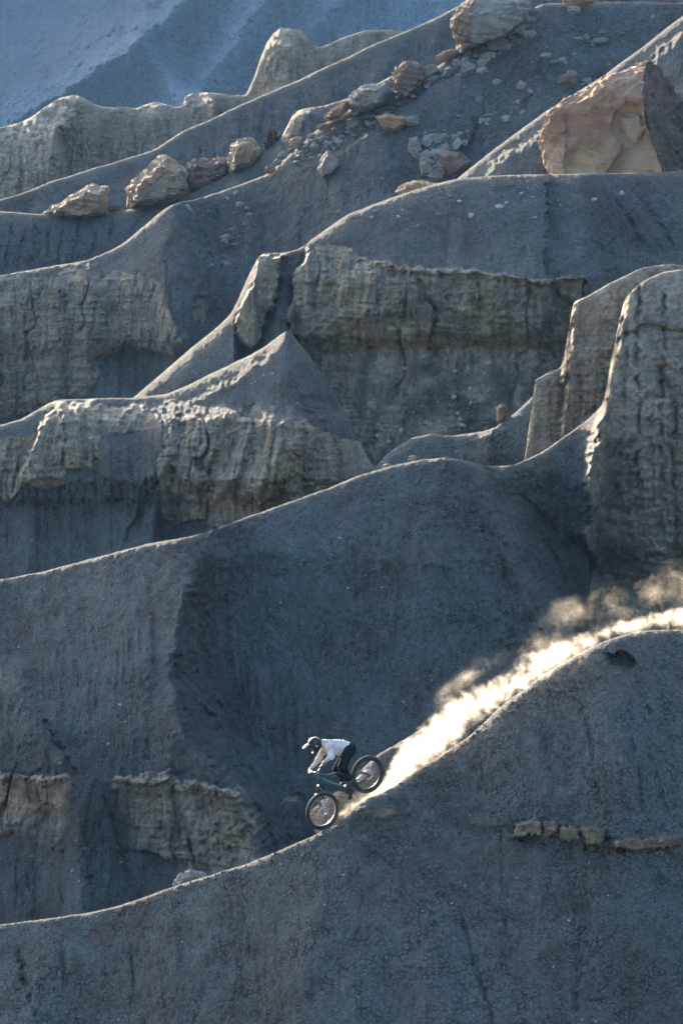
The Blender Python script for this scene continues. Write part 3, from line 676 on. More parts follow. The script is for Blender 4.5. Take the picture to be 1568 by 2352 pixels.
# ------------------------------------------------------------------ boulders
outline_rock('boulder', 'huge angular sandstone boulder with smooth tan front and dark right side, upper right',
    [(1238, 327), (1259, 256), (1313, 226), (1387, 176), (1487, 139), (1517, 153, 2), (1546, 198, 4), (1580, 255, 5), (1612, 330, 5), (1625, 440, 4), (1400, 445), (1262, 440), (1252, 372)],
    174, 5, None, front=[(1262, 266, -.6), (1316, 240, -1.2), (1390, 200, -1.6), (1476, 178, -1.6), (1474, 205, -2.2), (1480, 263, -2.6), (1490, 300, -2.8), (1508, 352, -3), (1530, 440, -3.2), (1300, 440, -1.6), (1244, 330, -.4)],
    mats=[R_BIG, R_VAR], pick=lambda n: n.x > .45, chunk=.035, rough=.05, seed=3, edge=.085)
def carve():
    o = [o for o in col.objects if o.name.startswith('boulder')][-1]; me = o.data; n = len(me.vertices)
    co = np.empty(n * 3, np.float32); me.vertices.foreach_get('co', co); co = co.reshape(-1, 3); no = np.empty(n * 3, np.float32); me.vertices.foreach_get('normal', no); no = no.reshape(-1, 3)
    w = co + np.array(o.location); D = w[:, 1]; cp, sp = math.cos(PITCH), math.sin(PITCH); e = w[:, 2] / D; a = w[:, 0] / D
    v = (e * cp + sp) / (cp - e * sp); u = a * (cp + v * sp); px = 784 + u / TH * 784; py = 1176 - v / TH * 784
    px = px + 8 * NB.fbm(px / 30, py / 30, 4); py = py + 8 * NB.fbm(px / 30 + 9, py / 30, 4)
    A = sstep(.5 - sdpoly(px, py, [(1412, 262), (1440, 232), (1470, 240), (1482, 300), (1512, 372), (1500, 430), (1395, 440), (1392, 395), (1420, 360), (1432, 330), (1405, 300)]) / 5)
    B = sstep(.5 - sdpoly(px, py, [(1296, 430), (1298, 350), (1325, 338), (1352, 352), (1368, 390), (1370, 430)]) / 5)
    C = sstep(.5 - sdpoly(px, py, [(1425, 272), (1470, 262), (1480, 300), (1462, 335), (1440, 318)]) / 5)
    S = sstep((px - (1290 + (py - 250) * .05)) / 12) * sstep((py - 238) / 40)
    fr = (no[:, 1] < -.3) & (no[:, 0] < .5)
    co[:, 1] += np.where(fr, .5 * A + .28 * B - .35 * C + .18 * S, 0)
    me.vertices.foreach_set('co', co.ravel())
    f = np.clip(.85 * A + .5 * B - .4 * C + sstep((py - 270) / 140) * .75 + .25 * (px < 1285) * (py > 330), 0, 1)
    at = me.attributes.new('fresh', 'FLOAT', 'POINT'); at.data.foreach_set('value', f.astype(np.float32)); me.update()
carve()
outline_rock('boulder', 'big blocky brown and grey boulder at the top edge, split by a crack',
    [(1037, 42), (1062, 5), (1085, -12), (1150, -22), (1215, 0), (1218, 22), (1190, 60), (1140, 92), (1100, 100), (1052, 118), (1044, 90)], 207, 4, R_GRY,
    front=[(1042, 48, -1), (1084, 40, -2.2), (1084, 100, -2), (1060, 115, -1), (1090, 0, -1.6), (1180, 5, -2), (1185, 55, -2), (1130, 90, -2)], mats=[R_GRY, R_BRN], pick=lambda n: n.x < -.45, chunk=.05, rough=.1, seed=5)
outline_rock('boulder', 'dark brown upright block on the crest above the long rubble slope',
    [(898, 200), (900, 165), (935, 137), (965, 148), (978, 178), (960, 210), (935, 235), (908, 238)], 206.5, 2.6, R_BRN, chunk=.08, rough=.13, seed=7)
outline_rock('boulder', 'low pale sandstone slab lying left of the dark brown block',
    [(795, 245), (800, 222), (830, 197), (885, 190), (898, 205), (880, 235), (850, 250), (820, 262)], 205.5, 2.2, R_GRY, chunk=.05, rough=.14, seed=8)
outline_rock('boulder', 'small orange tipped rock at the lower left end of the pale slab', [(744, 270), (760, 252), (795, 232), (800, 250), (780, 268), (755, 276)], 205.4, 1.4, R_ORG, chunk=.1, rough=.14, seed=9)
oval_rock('boulder', 'pale rock wedged between the pale slab and the dark brown block', 888, 195, 34, 22, 206, R_TAN, 10, 20)
oval_rock('boulder', 'rounded grey rock just right of the dark brown block', 990, 160, 34, 26, 206.5, R_GRY, 12, 25)
oval_rock('boulder', 'flat orange slab under the big blocky boulder at the top edge', 1030, 124, 66, 22, 207.2, R_ORG, 13, 22, chunk=.1)
oval_rock('boulder', 'orange brown rock cut off by the top edge of the photo', 1328, -2, 78, 34, 207, R_ORG, 14, 5, chunk=.1)
oval_rock('boulder', 'small pale grey rock just below the orange brown rock at the top edge', 1318, 22, 34, 22, 205.6, R_GRY, 15, -8)
def on4(x, y, dd=-.1): return surf('4', x, y) + dd
outline_rock('boulder', 'brown wedge shaped rock lying on the lit rib of the rubble slope', [(862, 268), (885, 260), (932, 268), (934, 285), (905, 305), (880, 296)], on4(898, 285) - .3, 1.6, R_BRN, chunk=.05, rough=.08, seed=16, mats=[R_ORG], pick=lambda n: False)
oval_rock('boulder', 'grey brown rock touching the right end of the brown wedge shaped rock', 945, 277, 34, 26, on4(945, 280), R_GRY, 17, 10)
outline_rock('boulder', 'leaning grey block standing in the dark brown slope under the lit rib', [(727, 388), (738, 360), (752, 343), (782, 366), (785, 380), (760, 408), (738, 411)], on4(756, 380), 1.8, R_GRY, chunk=.04, rough=.07, seed=18)
outline_rock('boulder', 'narrow upright fractured slab in the rubble slope', [(935, 340), (940, 318), (958, 312), (970, 345), (966, 366), (950, 372)], on4(952, 345), 1.0, R_GRY, chunk=.08, rough=.12, seed=19)
outline_rock('boulder', 'grey leaning block below the narrow upright slab', [(962, 372), (978, 366), (1000, 390), (990, 402), (965, 404)], on4(978, 385), 1.2, R_GRY, chunk=.05, seed=20)
outline_rock('boulder', 'dark brown tilted block with a pale left edge beside the ridge of the great boulder', [(1002, 352), (1020, 345), (1055, 350), (1082, 372), (1070, 390), (1040, 412), (1020, 398)], on4(1040, 378), 1.8, R_BRN, chunk=.04, rough=.08, seed=21)
oval_rock('boulder', 'small grey rock squeezed between the leaning block and the dark tilted block', 1000, 402, 42, 26, on4(1000, 402), R_GRY, 22, 15)
outline_rock('boulder', 'low tan rock half buried behind the crest left of the great boulder', [(905, 440), (925, 425), (960, 412), (1000, 420), (1010, 432), (960, 445), (920, 452)], 172, 2, R_TAN, chunk=.06, rough=.1, seed=23)
oval_rock('boulder', 'lone brown rock on the bare slope left of the great boulder', 1302, 184, 48, 30, on4(1302, 184), R_BRN, 24, 0, chunk=.05)
oval_rock('boulder', 'small smooth rock on the rubble crest right of the bush', 680, 325, 36, 24, 206.4, R_TAN, 25, 20, chunk=.04)
oval_rock('boulder', 'flat pale rock low on the bare slope right of the lone brown rock', 1378, 92, 44, 12, on4(1378, 95), R_GRY, 26, 5)
outline_rock('boulder', 'sunlit tan wedge shaped boulder at far left, its thin end pointing left',
    [(98, 490), (150, 470), (188, 436), (205, 425), (246, 432), (250, 465), (248, 495), (180, 505), (110, 500)], 225.2, 4, R_TAN, chunk=.05, rough=.09, seed=27)
oval_rock('boulder', 'small dark reddish rock at the right foot of the wedge shaped boulder', 262, 478, 34, 18, 225.5, R_BRN, 28, 5)
outline_rock('boulder', 'large rounded tan boulder with a knob on top, right of the wedge shaped boulder',
    [(292, 465), (296, 435), (320, 405), (350, 385), (362, 360), (378, 356), (405, 368), (430, 385), (440, 440), (430, 462), (380, 475), (300, 480)], 225.5, 5, R_TAN, chunk=.07, rough=.1, seed=29)
outline_rock('boulder', 'dark jagged mass of rock joining two tan boulders', [(425, 380), (445, 368), (480, 372), (523, 366), (530, 395), (500, 425), (440, 450), (420, 420)], 226.5, 3, R_BRN, chunk=.1, rough=.18, seed=30)
outline_rock('boulder', 'rounded tan boulder left of the dark bush, under an overhanging cap', [(526, 370), (530, 335), (550, 318), (580, 318), (600, 340), (606, 360), (580, 385), (530, 400)], 225.2, 3.4, R_TAN, chunk=.08, rough=.08, seed=31)
for i, (x, y, w, h, m, lb) in enumerate([
        (620, 388, 26, 22, R_ORG, 'pale orange rock at the lower left tip of the rubble crest'), (636, 372, 20, 16, R_GRY, 'grey rock second from the tip of the rubble crest'),
        (648, 356, 24, 18, R_GRY, 'grey brown rock in the middle of the rubble crest'), (668, 345, 18, 14, R_BRN, 'small brown rock below the smooth rock on the rubble crest'),
        (716, 312, 22, 14, R_GRY, 'flat grey rock on the crest between smooth rock and orange tipped rock'), (738, 290, 24, 13, R_ORG, 'flat orange rock on the crest below the orange tipped rock')]):
    oval_rock('rock', lb, x, y, w, h, 205.2, m, 40 + i, 20, cat='rock', group='rocks strung along the rubble crest')
outline_rock('rock', 'rough grey brown rock fin poking up behind the nearest crest at lower left', [(393, 2076), (396, 2030), (410, 2008), (440, 2000), (468, 2004), (490, 2022), (480, 2060), (430, 2085)], 102.2, .5, R_GRY, cat='rock', chunk=.05, rough=.12, seed=50)
outline_rock('rock', 'pale tan outcrop behind the front wheel of the bike', [(734, 1935), (738, 1895), (708, 1872), (722, 1858), (745, 1838), (780, 1815), (815, 1832), (820, 1860), (790, 1900), (760, 1930)], 101.6, .6, R_TAN, cat='rock', chunk=.05, rough=.1, seed=51)
outline_rock('rock', 'small orange block on the low ridge left of the pale tower', [(1140, 968), (1140, 934), (1150, 927), (1164, 932), (1166, 955), (1150, 972)], 141.2, .5, R_BRN, cat='rock', chunk=.06, rough=.1, seed=52)
oval_rock('rock', 'small tan rock on the crest, right one of a pair by the low ridge', 946, 1053, 22, 14, 126.6, R_TAN, 53, 5, cat='rock')
oval_rock('rock', 'small tan rock on the crest, left one of a pair by the low ridge', 888, 1071, 24, 14, 126.6, R_TAN, 54, 10, cat='rock')

# bush on the crest
def bush():
    m, nt = new_mat('dry_bush'); k = NT(nt)
    c = k.node('ShaderNodeTexCoord').outputs['Object']
    k.surface(k.mix(k.noise(c, 3, 3), (.05, .035, .025), (.11, .08, .055)), .9)
    rd = random.Random(4); s = 224.5 * TH / 784; base = P(627, 345, 224.8); V = []; F = []
    for i in range(1500):
        a = rd.uniform(-1.5, 1.5); r = rd.random() ** .6
        x = math.sin(a) * r * 19 + rd.gauss(0, 1.5); z = (math.cos(a) * r * 34 + 6 + 6 * math.sin(x * .5)) ; y = rd.uniform(-16, 16)
        p = base + Vector((x * s + .35 * z * s * .2, y * s, z * s)); q = rd.uniform(.05, .13)
        d1 = Vector((rd.uniform(-1, 1), rd.uniform(-1, 1), rd.uniform(-.3, 1))).normalized() * q
        d2 = Vector((rd.uniform(-1, 1), rd.uniform(-1, 1), rd.uniform(-1, 1))).normalized() * q * .5
        n = len(V); V += [p - d1, p + d2, p + d1, p - d2]; F.append((n, n + 1, n + 2, n + 3))
    o = mesh_obj('bush', V, F, m, smooth=False)
    tag(o, 'low dark dry bush on the crest right of the rounded tan boulder', 'bush')
bush()

# rubble: uncountable small stones strewn over slopes
def rubble(name, label, areas, mat, seed, lift=0.0):
    rd = random.Random(seed); V = []; F = []
    bm = bmesh.new(); bmesh.ops.create_icosphere(bm, subdivisions=1, radius=1)
    base = [v.co.copy() for v in bm.verts]; fs = [[v.index for v in f.verts] for f in bm.faces]; bm.free()
    for key, poly, n, smin, smax in areas:
        xs = [p[0] for p in poly]; ys = [p[1] for p in poly]; got = 0
        for _ in range(n * 12):
            if got >= n: break
            x, y = rd.uniform(min(xs), max(xs)), rd.uniform(min(ys), max(ys))
            if float(sdpoly(np.array([x]), np.array([y]), poly)[0]) > 0: continue
            cols, cy, h, t, D = LAYERS[key]
            if y < np.interp(x, cols, cy) + 2: continue
            d = surf(key, x, y); got += 1
            s = smin + (smax - smin) * rd.random() ** 5; p = P(x, y, d)
            sc = Vector((s * rd.uniform(.7, 1.4), s * rd.uniform(.6, 1), s * rd.uniform(.4, .9))); rz = rd.uniform(0, 6.28)
            rot = Matrix.Rotation(rz, 3, 'Z') @ Matrix.Rotation(rd.uniform(-.5, .5), 3, 'X')
            k0 = len(V)
            for b in base:
                j = 1 + rd.uniform(-.28, .28)
                V.append(p + rot @ Vector((b.x * sc.x * j, b.y * sc.y * j, b.z * sc.z * j)))
            F += [[k0 + i for i in f] for f in fs]
    o = mesh_obj(name, V, F, mat, smooth=False); tag(o, label, 'rubble', kind='stuff'); return o
rubble('rubble', 'loose stones strewn over the upper slopes', [
    ('4', [(640, 390), (740, 300), (900, 240), (960, 215), (870, 275), (784, 335), (730, 362)], 200, .04, .24),
    ('4', [(600, 420), (1060, 200), (1100, 420), (900, 470), (750, 560)], 70, .04, .18),
    ('4', [(1100, 150), (1540, 20), (1400, 160), (1200, 290), (1100, 330)], 130, .04, .28),
    ('4', [(960, 300), (1080, 300), (1060, 410), (960, 400)], 110, .08, .4),
    ('4', [(420, 470), (600, 420), (560, 640), (440, 600)], 70, .05, .3),
    ('4', [(960, 190), (1220, 40), (1230, 80), (980, 215)], 160, .06, .35)], R_GRY, 1)
rubble('rubble', 'pale chips of stone scattered on the great cliff and lower slopes', [
    ('3', [(780, 800), (1150, 780), (1150, 1050), (800, 1060)], 170, .02, .13), ('3', [(800, 420), (1560, 400), (1560, 470), (760, 540)], 120, .02, .13),
    ('1', [(0, 1300), (430, 1250), (520, 1800), (0, 1760)], 110, .012, .05), ('1', [(500, 1240), (1060, 1070), (1200, 1500), (700, 1790)], 120, .012, .045),
    ('1', [(0, 1900), (240, 1850), (380, 2000), (0, 2100)], 60, .012, .05),
    ('0', [(0, 2150), (740, 1930), (1568, 1700), (1568, 2352), (0, 2352)], 150, .010, .04),
    ('2', [(400, 930), (640, 830), (700, 950), (420, 960)], 50, .015, .06)], rock_mat('pale_stone', (.34, .34, .32), (.5, .5, .47)), 2)
rubble('rubble', 'dark clods of clay along the nearest crest', [
    ('0', [(760, 1905), (830, 1858), (860, 1850), (850, 1890), (780, 1915)], 150, .015, .06),
    ('0', [(400, 2040), (760, 1908), (770, 1916), (400, 2058)], 170, .01, .045),
    ('0', [(880, 1825), (1000, 1750), (1240, 1562), (1250, 1580), (1010, 1775), (900, 1850)], 170, .012, .05)], rock_mat('clay_clod', (.09, .08, .075), (.16, .15, .14)), 3)

# ------------------------------------------------------------------ implicit surfaces (for the figure)
def surface_nets(fn, lo, hi, h):
    lo = np.array(lo); n = np.ceil((np.array(hi) - lo) / h).astype(int) + 1
    g = [lo[i] + h * np.arange(n[i]) for i in range(3)]
    X, Y, Z = np.meshgrid(*g, indexing='ij'); f = fn(X, Y, Z); ins = f < 0
    cs = np.zeros(tuple(n - 1), int); acc = np.zeros((*(n - 1), 3)); cnt = np.zeros(tuple(n - 1))
    for d in ((0, 0, 0), (1, 0, 0), (0, 1, 0), (1, 1, 0), (0, 0, 1), (1, 0, 1), (0, 1, 1), (1, 1, 1)):
        cs += ins[d[0]:n[0] - 1 + d[0], d[1]:n[1] - 1 + d[1], d[2]:n[2] - 1 + d[2]]
    for ax in range(3):
        o1, o2 = [a for a in range(3) if a != ax]
        for i in (0, 1):
            for j in (0, 1):
                s0 = [slice(0, n[k] - 1) for k in range(3)]; s0[o1] = slice(i, n[o1] - 1 + i); s0[o2] = slice(j, n[o2] - 1 + j)
                s1 = list(s0); s1[ax] = slice(1, n[ax])
                a, b = f[tuple(s0)], f[tuple(s1)]; cr = (a < 0) != (b < 0)
                t = np.where(cr, a / np.where(cr, a - b, 1), 0)
                acc[..., ax] += np.where(cr, t, 0); acc[..., o1] += np.where(cr, i, 0); acc[..., o2] += np.where(cr, j, 0); cnt += cr
    act = cnt > 0; idx = -np.ones(act.shape, int); ii = np.argwhere(act); idx[act] = np.arange(len(ii))
    V = lo + h * (ii + acc[act] / cnt[act][:, None]); F = []
    for ax in range(3):
        o1, o2 = [(1, 2), (2, 0), (0, 1)][ax]
        s0 = [slice(1, n[k] - 1) for k in range(3)]; s0[ax] = slice(0, n[ax] - 1); s1 = list(s0); s1[ax] = slice(1, n[ax])
        a, b = ins[tuple(s0)], ins[tuple(s1)]
        for flip in (False, True):
            w = np.argwhere((a & ~b) if not flip else (~a & b)); 
            if not len(w): continue
            base = w.copy(); base[:, o1] += 1; base[:, o2] += 1
            q = []
            for (i, j) in ((1, 1), (0, 1), (0, 0), (1, 0)):
                c = base.copy(); c[:, o1] -= i; c[:, o2] -= j; q.append(idx[c[:, 0], c[:, 1], c[:, 2]])
            q = np.stack(q, 1); F.append(q[:, ::-1] if flip else q)
    return V, np.concatenate(F)
def cap(p, q, r0, r1):
    p, q = np.array(p), np.array(q); d = q - p; L = float(d @ d) + 1e-12
    def f(X, Y, Z):
        t = np.clip(((X - p[0]) * d[0] + (Y - p[1]) * d[1] + (Z - p[2]) * d[2]) / L, 0, 1)
        return np.sqrt((X - p[0] - t * d[0]) ** 2 + (Y - p[1] - t * d[1]) ** 2 + (Z - p[2] - t * d[2]) ** 2) - (r0 + (r1 - r0) * t)
    return f
def ell(c, ax, rad):
    c = np.array(c); A_ = [np.array(a) for a in ax]
    def f(X, Y, Z):
        k = 0
        for a, r in zip(A_, rad): k = k + (((X - c[0]) * a[0] + (Y - c[1]) * a[1] + (Z - c[2]) * a[2]) / r) ** 2
        return (np.sqrt(k) - 1) * min(rad)
    return f
def blend(fs, k, wrinkle=0):
    def f(X, Y, Z):
        v = fs[0](X, Y, Z)
        for g in fs[1:]:
            w = g(X, Y, Z); h_ = np.clip(.5 + .5 * (w - v) / k, 0, 1); v = w + (v - w) * h_ - k * h_ * (1 - h_)
        if wrinkle: v = v + wrinkle * NB.fbm((X + Z * .6) * 14, (Y * .7 - Z) * 14 + X * 4, 3)
        return v
    return f
def bounds(pts, m):
    a = np.array([tuple(p) for p in pts]); return a.min(0) - m, a.max(0) + m
def sdf_obj(name, fn, pts, m, h, mat, parent):
    lo, hi = bounds(pts, m); V, F = surface_nets(fn, lo - ORG, hi - ORG, h)
    return mesh_obj(name, V, F, mat, parent)

def plain(name, c, rough=.6, spec=.3, metal=0, noise=None):
    m, nt = new_mat(name); k = NT(nt)
    if noise:
        co = k.node('ShaderNodeTexCoord').outputs['Object']
        cc = k.mix(k.map(k.noise(co, noise[1], 4, .6), .42, .62), c, noise[0])
        b = k.surface(cc, rough, k.noise(co, noise[1] * 4, 3), .004, spec)
    else: b = k.surface(c, rough, None, 0, spec)
    b.inputs['Metallic'].default_value = metal
    return m
M_RUB = plain('tyre_rubber', (.025, .024, .024), .8, .3, 0, ((.05, .047, .043), 14))
M_TEAL = plain('teal_paint', (.006, .048, .060), .35, .5)
M_BLK = plain('black_metal', (.018, .018, .02), .4, .5)
M_SIL = plain('bare_metal', (.55, .55, .56), .35, .5, .9)
M_WHT = plain('pale_fork_paint', (.45, .46, .50), .4, .5)
M_RED = plain('red_anodised', (.35, .04, .04), .4, .5)
M_YEL = plain('yellow_print', (.75, .55, .05), .6)
M_JKT = plain('dusty_white_cloth', (.66, .62, .60), .85, .1, 0, ((.52, .40, .31), 5))
M_PNT = plain('black_cloth', (.006, .006, .007), .9, .1)
M_SKN = plain('skin', (.46, .27, .19), .55, .3)
M_HLM = plain('glossy_black_shell', (.012, .012, .014), .3, .4)
M_VIS = plain('glare_visor', (.16, .155, .17), .35, .4)  # paler than the shell: glare is put into the visor colour
M_GRN = plain('green_print', (.05, .30, .14), .5)
M_LNS = plain('amber_lens', (.30, .14, .07), .2, .5)
M_PNK = plain('lilac_sock', (.30, .22, .42), .8)
M_SHOE = plain('shoe', (.05, .05, .055), .7)

# ------------------------------------------------------------------ the bike
def zp(x, y, dd=0.0, D=99.65):                              # from the enlarged crop of the rider to the world
    return P((730 + x / 6.03) * .91857, (1810 + y / 6.03) * .91857, D + dd)
EX = Vector((-.735, -.414, -.537)).normalized()
EZ = Vector((-.40, -.37, .86)); EZ = (EZ - EX * EZ.dot(EX)).normalized(); EY = EZ.cross(EX)
REAR = P(844.2, 1779.2, 100.0)
BM = (Matrix((EX, EY, EZ)).transposed() * 1.05).to_4x4(); BM.translation = REAR
bike = bpy.data.objects.new('mountain_bike', None); col.objects.link(bike); bike.matrix_world = BM
tag(bike, 'dark teal mountain bike with black wheels pointing down the ridge crest', 'bicycle')
WB = 1.185
def tube(path, rad, seg=12, flat=None):
    path = [Vector(p) for p in path]; n = len(path)
    if not isinstance(rad, (list, tuple)): rad = [rad] * n
    V = []; F = []; up = Vector((0, 1, 0))
    for i, p in enumerate(path):
        t = (path[min(i + 1, n - 1)] - path[max(i - 1, 0)]).normalized()
        u = up if abs(t.dot(up)) < .9 else Vector((0, 0, 1))
        a = t.cross(u).normalized(); b = t.cross(a).normalized()
        for k_ in range(seg):
            w = 2 * math.pi * k_ / seg
            V.append(p + a * math.cos(w) * rad[i] * (flat or 1) + b * math.sin(w) * rad[i])
    for i in range(n - 1):
        for k_ in range(seg):
            j = (k_ + 1) % seg; F.append((i * seg + k_, i * seg + j, (i + 1) * seg + j, (i + 1) * seg + k_))
    F.append(tuple(range(seg))[::-1]); F.append(tuple((n - 1) * seg + k_ for k_ in range(seg)))
    return V, F
def join(parts):
    V = []; F = []
    for v, f in parts:
        k_ = len(V); V += list(v); F += [tuple(i + k_ for i in q) for q in f]
    return V, F
def torus(cx, cz, Rr, r, seg=72, sub=12, wob=None, y=0, flat=1):
    V = []; F = []
    for i in range(seg):
        a = 2 * math.pi * i / seg
        for j in range(sub):
            b = 2 * math.pi * j / sub; q = Rr + r * math.cos(b) * (1 + (wob if (wob and math.cos(b) > .3 and i % 2) else 0))
            V.append(Vector((cx + q * math.cos(a), y + r * math.sin(b) * flat, cz + q * math.sin(a))))
    for i in range(seg):
        for j in range(sub):
            i2, j2 = (i + 1) % seg, (j + 1) % sub
            F.append((i * sub + j, i * sub + j2, i2 * sub + j2, i2 * sub + j))
    return V, F
def disc(cx, cz, y, r0, r1, th, seg=36, holes=False):
    V = []; F = []
    for i in range(seg):
        a = 2 * math.pi * i / seg; ro = r1 * (1 if not holes else (1 + .04 * math.sin(a * 12)))
        for (rr, yy) in ((r0, -th), (ro, -th), (ro, th), (r0, th)): V.append(Vector((cx + rr * math.cos(a), y + yy, cz + rr * math.sin(a))))
    for i in range(seg):
        i2 = (i + 1) % seg
        for j in range(4): j2 = (j + 1) % 4; F.append((i * 4 + j, i2 * 4 + j, i2 * 4 + j2, i * 4 + j2))
    return V, F
def part(name, geo, mat, parent, **kw): return mesh_obj(name, geo[0], geo[1], mat, parent, **kw)
def wheel(cx, letters):
    w = part('wheel', disc(cx, 0, 0, .004, .022, .05), M_BLK, bike)                 # hub shell carries the rest
    part('tyre', torus(cx, 0, .336, .039, 120, 12, .12), M_RUB, w)
    part('rim', torus(cx, 0, .292, .011, 90, 8, flat=1.4), M_BLK if not letters else M_SIL, w)
    sp = []
    for i in range(28):
        a = 2 * math.pi * i / 28; sy = .026 if i % 2 else -.026; o_ = .35 if (i // 2) % 2 else -.35
        sp.append(tube([(cx + .024 * math.cos(a + o_ * 2.6), sy, .024 * math.sin(a + o_ * 2.6)), (cx + .286 * math.cos(a), 0, .286 * math.sin(a))], .0016, 4))
    part('spokes', join(sp), M_SIL, w)
    br = [disc(cx, 0, .036, .072, .098, .0012, 48, True)]
    for i in range(6):
        a = i * math.pi / 3; br.append(tube([(cx + .02 * math.cos(a), .036, .02 * math.sin(a)), (cx + .078 * math.cos(a + .4), .036, .078 * math.sin(a + .4))], .0045, 4))
    part('brake_disc', join(br), M_SIL, w)
    if letters:
        for i, ch in enumerate('MAXXIS'):
            cu = bpy.data.curves.new('lettering', 'FONT'); cu.body = ch; cu.size = .042; cu.align_x = 'CENTER'; cu.align_y = 'CENTER'; cu.extrude = .0004
            tmp = bpy.data.objects.new('tmp', cu); dg = bpy.context.evaluated_depsgraph_get()
            col.objects.link(tmp); bpy.context.view_layer.update(); me = bpy.data.meshes.new_from_object(tmp.evaluated_get(bpy.context.evaluated_depsgraph_get()))
            bpy.data.objects.remove(tmp)
            a = ang0 - (i - 2.5) * R(6.8)
            rad = Vector((math.cos(a), 0, math.sin(a)))       # outward
            # text stands with its top outwards, read from the left side (+y)
            tx = Vector((math.sin(a), 0, -math.cos(a))); 
            # seen from +y, x axis of the glyph runs clockwise
            if tx.cross(rad).y < 0: tx = -tx
            M_ = Matrix((tx, rad, tx.cross(rad))).transposed().to_4x4(); M_.translation = Vector((cx, 0, 0)) + rad * .337 + Vector((0, .0405, 0))
            me.transform(M_); me.materials.clear(); me.materials.append(M_YEL)
            lo_ = bpy.data.objects.new('letter', me); col.objects.link(lo_); lo_.parent = w
    return w
# the lettering sits at the right of the front wheel in the photo
wr_ = BM.inverted().to_3x3() @ Vector((1, 0, .05)); ang0 = math.atan2(wr_.z, wr_.x)
wheel(0, False); wheel(WB, True)
CR = Vector((.995, 0, .475)); HB = Vector((.975, 0, .60)); HT = Vector((.935, 0, .73)); BBp = Vector((.48, 0, .02))
# frame
fr = [tube([HB + Vector((-.02, 0, .02)), Vector((.78, 0, .345)), Vector((.60, 0, .10)), Vector((.48, 0, .01))], [.050, .056, .058, .055], 12, 1.0),
      tube([HT + Vector((-.02, 0, -.03)), Vector((.72, 0, .53)), Vector((.42, 0, .42)), Vector((.35, 0, .39))], [.034, .022, .020, .022], 10),
      tube([HB - Vector((-.008, 0, .02)), HT + Vector((-.006, 0, .01))], [.034, .030], 12),
      tube([BBp + Vector((-.02, 0, 0)), Vector((.37, 0, .25)), Vector((.32, 0, .44))], [.036, .022, .018], 10)]
frame = part('frame', join(fr), M_TEAL, bike)
sw = []
for s_ in (-1, 1):
    sw += [tube([(.36, .05 * s_, .05), (.2, .068 * s_, .01), (0, .074 * s_, 0)], [.026, .018, .014], 8),
           tube([(0, .074 * s_, .0), (.06, .072 * s_, .10), (.27, .06 * s_, .25), (.33, .04 * s_, .29)], [.012, .014, .014, .014], 8)]
part('swingarm', join(sw), M_TEAL, bike)
part('rear_shock', tube([(.36, 0, .31), (.5, 0, .40), (.58, 0, .44)], [.018, .024, .016], 10), M_BLK, bike)
part('bash_guard', join([disc(.49, .0, 0, .0, .098, .06, 28), disc(.49, .0, -.065, .03, .102, .003, 30)]), M_BLK, bike)
for s_ in (1, -1):
    dx, dz = (.15, -.07) if s_ > 0 else (-.15, -.03)
    part('crank', tube([(.49, .085 * s_, 0), (.45 + dx, .10 * s_, dz)], [.016, .012], 8), M_BLK, bike)
    part('pedal', join([tube([(.45 + dx - .05, .14 * s_, dz), (.45 + dx + .05, .14 * s_, dz)], .012, 6, 3.2)]), M_BLK, bike)
part('derailleur', join([tube([(0, -.07, -.02), (.03, -.075, -.08), (.05, -.07, -.17)], [.014, .02, .016], 8), disc(.05, -.17, -.07, .01, .03, .006, 14)]), M_BLK, bike)
part('cassette', join([disc(0, 0, -.045 - .004 * i, .02, .09 - i * .011, .001, 26) for i in range(5)]), M_SIL, bike)
part('rear_brake', tube([(.02, .045, .07), (.09, .05, .10)], [.018, .015], 8), M_RED, bike)
sd = part('saddle', join([tube([(.12, 0, .555), (.22, 0, .565), (.40, 0, .57)], [.05, .045, .02], 10, .4)]), M_BLK, bike)
part('seat_post', tube([(.33, 0, .42), (.30, 0, .55)], .015, 8), M_BLK, bike)
fk = [tube([CR + Vector((0, -.065, -.01)), CR + Vector((0, .065, -.01))], .026, 10)]
fork = part('fork', join(fk + [tube([CR, HB], [.022, .022], 8)]), M_BLK, bike)
for s_, m_ in ((1, M_WHT), (-1, M_BLK)):
    part('stanchion', tube([CR + Vector((0, .065 * s_, 0)), Vector((1.10, .065 * s_, .235))], .0175, 10), M_BLK, fork)
    part('fork_leg', tube([(1.095, .065 * s_, .25), (1.15, .066 * s_, .09), (WB, .066 * s_, -.01)], [.025, .024, .018], 10), m_, fork)
part('front_brake', tube([(WB - .02, .05, .06), (WB - .055, .055, .11)], [.018, .016], 8), M_RED, fork)
part('fork_arch', tube([(1.12, -.06, .26), (1.14, -.04, .37), (1.14, .04, .37), (1.12, .06, .26)], .012, 8), M_BLK, fork)
INV = BM.inverted()
gN, gF = zp(472, 612, -.38), zp(262, 708, .34)
gl, gf = INV @ gN, INV @ gF; mid = HT + Vector((.03, 0, .06)); 
part('stem', tube([HT, mid], [.022, .026], 10), M_BLK, bike)
hb = part('handlebar', tube([gl, gl.lerp(mid + Vector((0, .1, 0)), .55), mid + Vector((0, .05, 0)), mid - Vector((0, .05, 0)), gf.lerp(mid - Vector((0, .1, 0)), .55), gf], [.011, .012, .016, .016, .012, .011], 8), M_BLK, bike)
for g, q in ((gl, mid), (gf, mid)):
    part('grip', tube([g + (g - q).normalized() * .03, g - (g - q).normalized() * .10], .017, 8), M_BLK, hb)
    part('brake_lever', tube([g - (g - q).normalized() * .12, g - (g - q).normalized() * .09 + Vector((.05, 0, -.02)), g + Vector((.055, 0, -.035))], [.01, .008, .006], 6), M_SIL, hb)

